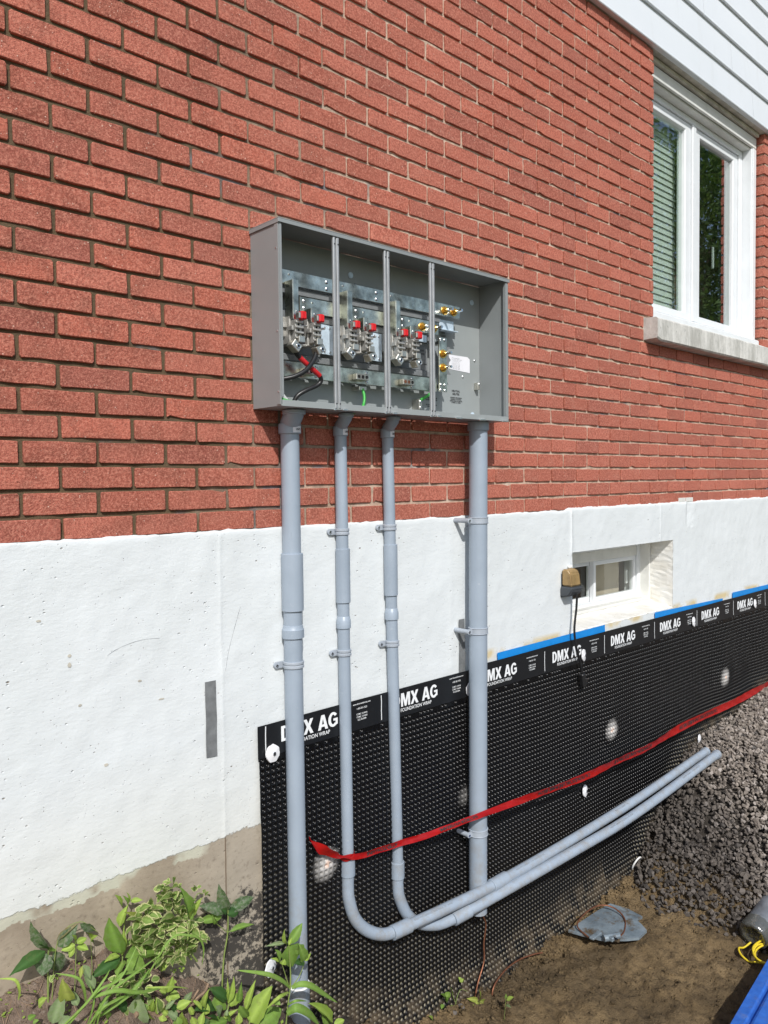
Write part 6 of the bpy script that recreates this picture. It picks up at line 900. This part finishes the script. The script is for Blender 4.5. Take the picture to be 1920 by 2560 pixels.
 ["pale_leaf_plant","plant with one large pale toothed leaf at the bottom edge",[[0.003,[[0.103,-0.14,-1.305],[0.106,-0.14,-1.272]]]],[[[0.108,-0.135,-1.284],[0.104,-0.151,-1.204],0.0616,"he","pale"],[[0.148,-0.133,-1.273],[0.145,-0.155,-1.232],0.0156,"ov","light"],[[0.084,-0.137,-1.248],[0.069,-0.132,-1.221],0.0229,"ov","var"],[[0.169,-0.147,-1.276],[0.155,-0.166,-1.225],0.0234,"ov","var"],[[0.14,-0.139,-1.258],[0.131,-0.125,-1.255],0.0155,"ov","light"]],[]],
 ["seedling","bright green seedling between the shrub and the brown twig",[[0.0015,[[0.215,-0.1,-1.3],[0.216,-0.1,-1.27]]]],[[[0.211,-0.105,-1.264],[0.223,-0.115,-1.222],0.0214,"ov","light"],[[0.222,-0.094,-1.279],[0.243,-0.116,-1.286],0.0243,"ov","light"],[[0.213,-0.095,-1.271],[0.195,-0.091,-1.255],0.0188,"ov","light"],[[0.218,-0.095,-1.279],[0.216,-0.11,-1.29],0.0162,"ov","light"],[[0.245,-0.098,-1.324],[0.245,-0.122,-1.296],0.019,"he","mid"],[[0.235,-0.103,-1.25],[0.236,-0.097,-1.242],0.0135,"he","light"]],[]],
 ["clover_patch","patch of tiny clover leaves under the variegated shrub",[[0.001,[[0.242,-0.08,-1.242],[0.244,-0.08,-1.226]]]],[[[0.215,-0.086,-1.201],[0.221,-0.088,-1.2],0.0092,"he","light"],[[0.211,-0.087,-1.2],[0.206,-0.085,-1.196],0.0092,"he","light"],[[0.218,-0.078,-1.208],[0.214,-0.086,-1.21],0.0092,"he","light"],[[0.249,-0.074,-1.232],[0.256,-0.074,-1.232],0.0093,"he","light"],[[0.243,-0.078,-1.228],[0.232,-0.086,-1.217],0.0093,"he","light"],[[0.247,-0.075,-1.233],[0.247,-0.074,-1.24],0.0093,"he","light"],[[0.27,-0.082,-1.233],[0.273,-0.091,-1.228],0.0093,"he","light"],[[0.27,-0.076,-1.236],[0.26,-0.082,-1.227],0.0094,"he","light"],[[0.272,-0.075,-1.239],[0.271,-0.077,-1.246],0.0094,"he","light"],[[0.208,-0.082,-1.206],[0.214,-0.085,-1.204],0.0092,"he","light"],[[0.204,-0.084,-1.203],[0.197,-0.086,-1.197],0.0091,"he","light"],[[0.211,-0.074,-1.213],[0.21,-0.075,-1.218],0.0092,"he","light"]],[]],
 ["variegated_sprig","low sprig of cream edged leaves among the grass",[[0.002,[[0.11,-0.12,-1.253],[0.111,-0.12,-1.187]]]],[[[0.098,-0.125,-1.196],[0.121,-0.138,-1.197],0.0192,"ov","var"],[[0.075,-0.121,-1.177],[0.086,-0.146,-1.158],0.0191,"ov","var"],[[0.121,-0.121,-1.174],[0.132,-0.12,-1.197],0.0194,"ov","var"],[[0.136,-0.128,-1.203],[0.155,-0.143,-1.214],0.0194,"ov","var"],[[0.069,-0.113,-1.16],[0.047,-0.102,-1.149],0.0191,"ov","var"],[[0.104,-0.126,-1.169],[0.11,-0.115,-1.195],0.0192,"ov","var"],[[0.128,-0.113,-1.222],[0.106,-0.115,-1.224],0.0195,"ov","var"],[[0.107,-0.125,-1.2],[0.083,-0.134,-1.198],0.0193,"ov","var"],[[0.146,-0.126,-1.166],[0.141,-0.131,-1.18],0.0195,"ov","var"],[[0.121,-0.126,-1.163],[0.144,-0.139,-1.172],0.0193,"ov","var"],[[0.126,-0.126,-1.198],[0.109,-0.125,-1.176],0.0194,"ov","var"],[[0.157,-0.122,-1.197],[0.187,-0.114,-1.204],0.0196,"ov","var"],[[0.161,-0.115,-1.25],[0.139,-0.138,-1.246],0.0197,"ov","var"],[[0.062,-0.116,-1.189],[0.073,-0.113,-1.213],0.019,"ov","var"],[[0.058,-0.124,-1.18],[0.052,-0.117,-1.163],0.019,"ov","var"],[[0.133,-0.127,-1.167],[0.119,-0.143,-1.136],0.0194,"ov","var"],[[0.084,-0.117,-1.179],[0.074,-0.111,-1.161],0.0192,"ov","var"],[[0.099,-0.113,-1.177],[0.112,-0.118,-1.165],0.0193,"ov","var"],[[0.134,-0.116,-1.227],[0.169,-0.104,-1.256],0.0195,"ov","var"],[[0.152,-0.113,-1.189],[0.132,-0.128,-1.189],0.0196,"ov","var"],[[0.132,-0.121,-1.22],[0.115,-0.116,-1.201],0.0195,"ov","var"],[[0.115,-0.12,-1.194],[0.08,-0.146,-1.155],0.0194,"ov","var"]],[]],
 ["dusty_weed","dusty pale leaved weed at the bottom left behind the grass blades",[[0.002,[[-0.086,-0.13,-1.202],[-0.08,-0.13,-1.156]]]],[[[-0.106,-0.123,-1.185],[-0.083,-0.136,-1.114],0.0358,"ov","pale"],[[-0.067,-0.136,-1.139],[-0.09,-0.15,-1.072],0.0361,"he","yel"],[[-0.049,-0.138,-1.159],[-0.055,-0.126,-1.125],0.0194,"ov","pale"],[[-0.097,-0.136,-1.191],[-0.075,-0.166,-1.162],0.0286,"ov","pale"],[[-0.026,-0.123,-1.072],[-0.041,-0.139,-1.093],0.0147,"la","yel"],[[-0.028,-0.128,-1.069],[-0.013,-0.141,-1.107],0.0196,"la","pale"],[[-0.002,-0.133,-1.139],[-0.024,-0.121,-1.089],0.0222,"la","pale"]],[]],
 ["seedling","round leaved seedling alone on the bare soil at the left",[[0.001,[[-0.136,-0.14,-1.123],[-0.14,-0.14,-1.109]]]],[[[-0.142,-0.136,-1.114],[-0.128,-0.151,-1.094],0.0211,"he","light"],[[-0.166,-0.135,-1.138],[-0.145,-0.13,-1.138],0.014,"he","mid"],[[-0.155,-0.134,-1.151],[-0.145,-0.145,-1.145],0.0105,"he","mid"],[[-0.11,-0.141,-1.07],[-0.11,-0.131,-1.055],0.0095,"ov","var"],[[-0.112,-0.141,-1.06],[-0.107,-0.154,-1.046],0.0095,"ov","var"]],[]],
 ["grass_clump","clump of long arching grass blades at the bottom left",[],[],[[0.0062,[[-0.096,-0.159,-1.18],[-0.043,-0.184,-1.131],[0.002,-0.184,-1.093],[0.028,-0.159,-1.09]]],[0.0066,[[-0.085,-0.161,-1.184],[-0.019,-0.187,-1.114],[0.043,-0.187,-1.106],[0.103,-0.161,-1.055]]],[0.0073,[[-0.029,-0.156,-1.212],[0.019,-0.182,-1.135],[0.084,-0.182,-1.115],[0.167,-0.156,-1.114]]],[0.0098,[[-0.009,-0.142,-1.214],[0.063,-0.168,-1.177],[0.103,-0.168,-1.155],[0.145,-0.142,-1.147]]],[0.0108,[[-0.03,-0.17,-1.133],[0.026,-0.196,-1.127],[0.089,-0.196,-1.161],[0.166,-0.17,-1.197]]],[0.0083,[[-0.015,-0.145,-1.227],[-0.01,-0.171,-1.179],[0.049,-0.171,-1.169],[0.126,-0.145,-1.203]]],[0.0073,[[-0.035,-0.158,-1.149],[-0.049,-0.183,-1.093],[-0.065,-0.183,-1.058],[-0.108,-0.158,-1.039]]],[0.0069,[[-0.191,-0.15,-1.071],[-0.196,-0.176,-1.03],[-0.206,-0.176,-1.002],[-0.234,-0.15,-0.999]]],[0.0067,[[0.138,-0.141,-1.163],[0.199,-0.159,-1.081],[0.247,-0.17,-1.088],[0.279,-0.17,-1.112],[0.296,-0.159,-1.157],[0.299,-0.141,-1.211]]],[0.0057,[[0.132,-0.147,-1.192],[0.152,-0.173,-1.189],[0.197,-0.173,-1.208],[0.253,-0.147,-1.251]]],[0.0059,[[-0.008,-0.152,-1.227],[-0.003,-0.178,-1.169],[0.033,-0.178,-1.166],[0.102,-0.152,-1.178]]],[0.0049,[[-0.028,-0.141,-1.223],[-0.022,-0.167,-1.165],[-0.019,-0.167,-1.137],[-0.018,-0.141,-1.117]]],[0.0089,[[0.021,-0.143,-1.155],[0.051,-0.169,-1.111],[0.085,-0.169,-1.118],[0.142,-0.143,-1.148]]]]],
 ["tall_weed","tall leafy weed standing in front of the lower grey conduit",[[0.003,[[0.558,-0.16,-1.526],[0.576,-0.16,-1.462],[0.588,-0.16,-1.401]]],[0.0028,[[0.588,-0.16,-1.401],[0.59,-0.16,-1.354],[0.585,-0.16,-1.261]]],[0.0018,[[0.582,-0.16,-1.39],[0.572,-0.16,-1.355],[0.559,-0.16,-1.313]]],[0.0018,[[0.597,-0.16,-1.397],[0.623,-0.16,-1.378],[0.644,-0.16,-1.345]]]],[[[0.589,-0.16,-1.261],[0.628,-0.172,-1.209],0.0295,"ov","mid"],[[0.573,-0.167,-1.254],[0.549,-0.183,-1.196],0.0161,"la","light"],[[0.568,-0.164,-1.249],[0.505,-0.156,-1.233],0.0117,"la","pale"],[[0.588,-0.153,-1.27],[0.614,-0.144,-1.357],0.0591,"he","mid"],[[0.619,-0.154,-1.284],[0.638,-0.162,-1.31],0.0328,"ov","mid"],[[0.549,-0.164,-1.3],[0.538,-0.166,-1.255],0.0262,"ov","mid"],[[0.549,-0.164,-1.3],[0.526,-0.153,-1.28],0.0117,"la","light"],[[0.556,-0.165,-1.31],[0.564,-0.168,-1.296],0.0204,"he","light"],[[0.644,-0.158,-1.342],[0.613,-0.184,-1.267],0.03,"ov","mid"],[[0.649,-0.156,-1.345],[0.665,-0.165,-1.321],0.0105,"la","light"],[[0.645,-0.157,-1.345],[0.606,-0.163,-1.327],0.0225,"ov","dark"],[[0.528,-0.155,-1.41],[0.537,-0.18,-1.417],0.0175,"ov","mid"],[[0.582,-0.165,-1.261],[0.594,-0.164,-1.242],0.0118,"la","light"]],[[0.0133,[[0.584,-0.163,-1.395],[0.544,-0.184,-1.346],[0.497,-0.193,-1.303],[0.457,-0.184,-1.281],[0.398,-0.163,-1.257]]],[0.0182,[[0.584,-0.172,-1.391],[0.602,-0.193,-1.378],[0.635,-0.202,-1.394],[0.69,-0.193,-1.449],[0.763,-0.172,-1.524]]],[0.0248,[[0.558,-0.181,-1.455],[0.576,-0.207,-1.433],[0.622,-0.207,-1.473],[0.682,-0.181,-1.553]]],[0.0103,[[0.579,-0.164,-1.407],[0.522,-0.194,-1.381],[0.497,-0.164,-1.419]]],[0.0073,[[0.567,-0.172,-1.437],[0.58,-0.202,-1.415],[0.642,-0.172,-1.461]]]]],
 ["broad_leaf_plant","bright leaved plant right of the lower grey conduit at the bottom edge",[[0.003,[[0.809,-0.1,-1.685],[0.798,-0.1,-1.64]]]],[[[0.804,-0.097,-1.653],[0.712,-0.117,-1.523],0.0385,"ov","light"],[[0.803,-0.103,-1.655],[0.844,-0.11,-1.65],0.0224,"ov","light"],[[0.79,-0.094,-1.652],[0.753,-0.101,-1.595],0.0192,"la","mid"]],[]],
 ["trench_weed","small weed with one broad leaf growing at the foot of the membrane",[[0.002,[[1.489,-0.06,-1.976],[1.444,-0.06,-1.892],[1.433,-0.06,-1.856]]],[0.0015,[[1.444,-0.06,-1.884],[1.478,-0.06,-1.873],[1.525,-0.06,-1.899]]]],[[[1.463,-0.054,-1.986],[1.429,-0.063,-1.909],0.0459,"he","mid"],[[1.393,-0.066,-1.857],[1.426,-0.056,-1.854],0.0225,"he","mid"],[[1.393,-0.061,-1.871],[1.351,-0.085,-1.812],0.0188,"ov","mid"],[[1.383,-0.059,-1.883],[1.361,-0.069,-1.886],0.015,"ov","mid"],[[1.424,-0.068,-1.855],[1.401,-0.084,-1.813],0.0132,"ov","light"],[[1.472,-0.066,-1.832],[1.481,-0.078,-1.819],0.0133,"ov","light"],[[1.487,-0.063,-1.84],[1.484,-0.05,-1.825],0.0115,"ov","light"],[[1.391,-0.067,-1.875],[1.384,-0.084,-1.844],0.015,"ov","mid"],[[1.314,-0.068,-1.909],[1.285,-0.081,-1.87],0.0147,"la","light"],[[1.368,-0.062,-1.958],[1.368,-0.078,-1.927],0.0299,"he","dark"]],[]],
 ["seedling","yellowish five leaved seedling on the mud at the foot of the membrane",[[0.0015,[[1.536,-0.1,-1.96],[1.548,-0.1,-1.928]]]],[[[1.544,-0.105,-1.923],[1.533,-0.121,-1.869],0.02,"ov","yel"],[[1.549,-0.095,-1.93],[1.5,-0.084,-1.905],0.0185,"ov","yel"],[[1.537,-0.1,-1.925],[1.513,-0.104,-1.937],0.023,"ov","yel"],[[1.55,-0.104,-1.931],[1.611,-0.091,-1.973],0.0212,"ov","yel"],[[1.544,-0.108,-1.925],[1.543,-0.115,-1.942],0.0146,"ov","yel"],[[1.578,-0.1,-1.964],[1.582,-0.107,-1.978],0.0116,"ov","yel"]],[]],
 ["seedling","tiny seedling with a bent stem alone on the mud",[[0.001,[[1.553,-0.22,-1.911],[1.565,-0.22,-1.882],[1.568,-0.22,-1.857]]]],[[[1.577,-0.213,-1.88],[1.573,-0.216,-1.857],0.0113,"la","mid"],[[1.563,-0.226,-1.871],[1.573,-0.251,-1.85],0.0169,"ov","light"],[[1.57,-0.218,-1.897],[1.559,-0.248,-1.885],0.0113,"ov","pale"]],[]],
]
for nm, lab, stems, leaves, blades in PLANTS:
    cat = {'grass_clump': 'grass', 'variegated_shrub': 'shrub', 'clover_patch': 'clover'}.get(nm, 'plant')
    t = thing(nm, lab, cat, 'weeds along the foot of the wall')
    for r, pts in stems:
        b = list(pts[0]); b[2] = min(b[2], ground_z(b[0], b[1])-.01) if b[2]-ground_z(b[0], b[1]) < .12 else b[2]
        P_ = catmull([b]+[tuple(p) for p in pts[1:]], 5) if len(pts) > 1 else []
        smooth_by_angle(link('stem', MB().tube(P_, [r*(1-.45*i/len(P_)) for i in range(len(P_))], 7), 'stem', t), 80)
    for b, tip, w, k, m in leaves: add_leaf(t, b, tip, w, k, m)
    for w, pts in blades: add_blade(t, w, pts, 'leaf_mid' if random.random() < .7 else 'leaf_light')
tw = thing('twig', 'brown forked twig lying on the soil at the bottom edge', 'twig')
tp_ = [(.10, -.14), (.134, -.125), (.1992, -.12), (.2571, -.125), (.290, -.125)]
smooth_by_angle(link('branch', MB().tube(catmull([(x, y, max(ground_z(x, y)+.006, -1.315)) for x, y in tp_], 5), [.009]*11+[.006]*10, 8), 'twig', tw)); link('side_branch', MB().tube(catmull([(.255, -.125, -1.318), (.285, -.128, -1.305), (.3154, -.125, -1.300), (.33, -.12, -1.285)], 4), .004, 6), 'twig', tw); link('side_branch', MB().tube(catmull([(.27, -.126, -1.312), (.272, -.14, -1.29), (.285, -.145, -1.27)], 4), .003, 6), 'twig', tw)

# tree across the yard: it shows as the dark reflection in the window panes
def tree(x, y, h, rx, label, seed, n=26000):
    rd = random.Random(seed); t = thing('tree', label, 'tree', 'trees across the yard'); z0 = ground_z(x, y)
    link('trunk', MB().tube([(x, y, z0-.2), (x+.1, y, z0+h*.3), (x, y+.1, z0+h*.75)], [.22, .17, .07], 10), 'bark', t)
    cl = [(x+rd.gauss(0, rx*.42), y+rd.gauss(0, rx*.42), z0+h*(.28+.70*rd.random())) for _ in range(60)]; mb = MB()
    for c in cl[:12]: mb.tube([(x, y, z0+h*.3), ((x+c[0])/2, (y+c[1])/2, (z0+h*.4+c[2])/2), c], [.07, .045, .015], 6)
    link('limbs', mb, 'bark', t); mb = MB()
    for i in range(n):
        c = rd.choice(cl); r = rx*.34; v = Vector((rd.gauss(0, 1), rd.gauss(0, 1), rd.gauss(0, .8)))*r*.6+Vector(c); a = Vector((rd.gauss(0, 1), rd.gauss(0, 1), rd.gauss(0, 1))).normalized(); b = a.orthogonal().normalized(); s = rd.uniform(.05, .10)
        mb.add([v-a*s, v+b*s*.4, v+a*s, v-b*s*.4], [(0, 1, 2, 3)])
    me = bpy.data.meshes.new('crown'); me.from_pydata(mb.v, [], mb.f); me.update(); link('crown', me, 'leaf_tree', t)
tree(14.5, -5.0, 8.6, 3.0, 'leafy tree across the yard facing the upper window', 5); tree(21, -10.5, 6.0, 2.6, 'shorter leafy tree further back across the yard', 8, 9000)
# low litter of small leaves, clover and rootlets between the plants
mb = MB(); rd = random.Random(3); E_ = []; V_ = []
for i in range(420):
    x = rd.uniform(-.35, .62); y = -abs(rd.gauss(.03, .13)); z = ground_z(x, y)
    s = rd.uniform(.005, .016); a = rd.uniform(0, 6.28); d = Vector((math.cos(a), math.sin(a), rd.uniform(0, .7))).normalized(); sd = d.cross(Vector((0, 0, 1))).normalized(); b = Vector((x, y, z+.003+rd.random()*.012))
    if noise.noise(Vector((x*5, y*5, 2))) < -.05: continue
    mb.add([b, b+d*s*.5+sd*s*.36, b+d*s, b+d*s*.5-sd*s*.36], [(0, 1, 2, 3)])
me = bpy.data.meshes.new('ground_cover'); me.from_pydata(mb.v, [], mb.f); me.update()
tag(link('ground_cover', me, 'leaf_light'), 'scattered tiny leaves covering the soil between the weeds', 'ground cover', kind='stuff')
mb = MB()
for i in range(260):
    x = rd.uniform(-.35, .60); y = -abs(rd.gauss(.02, .12)); a = rd.uniform(0, 6.28); L = rd.uniform(.01, .05); P_ = []
    for k in range(4): xx = x+math.cos(a)*L*k/3+rd.gauss(0, .003); yy = y+math.sin(a)*L*k/3+rd.gauss(0, .003); P_.append((xx, yy, ground_z(xx, yy)+.003+.004*math.sin(k)))
    mb.tube(P_, rd.uniform(.0005, .0012), 4, caps=False)
tag(link('rootlets', mb, 'twig'), 'thin dry rootlets tangled over the garden soil', 'roots', kind='stuff')
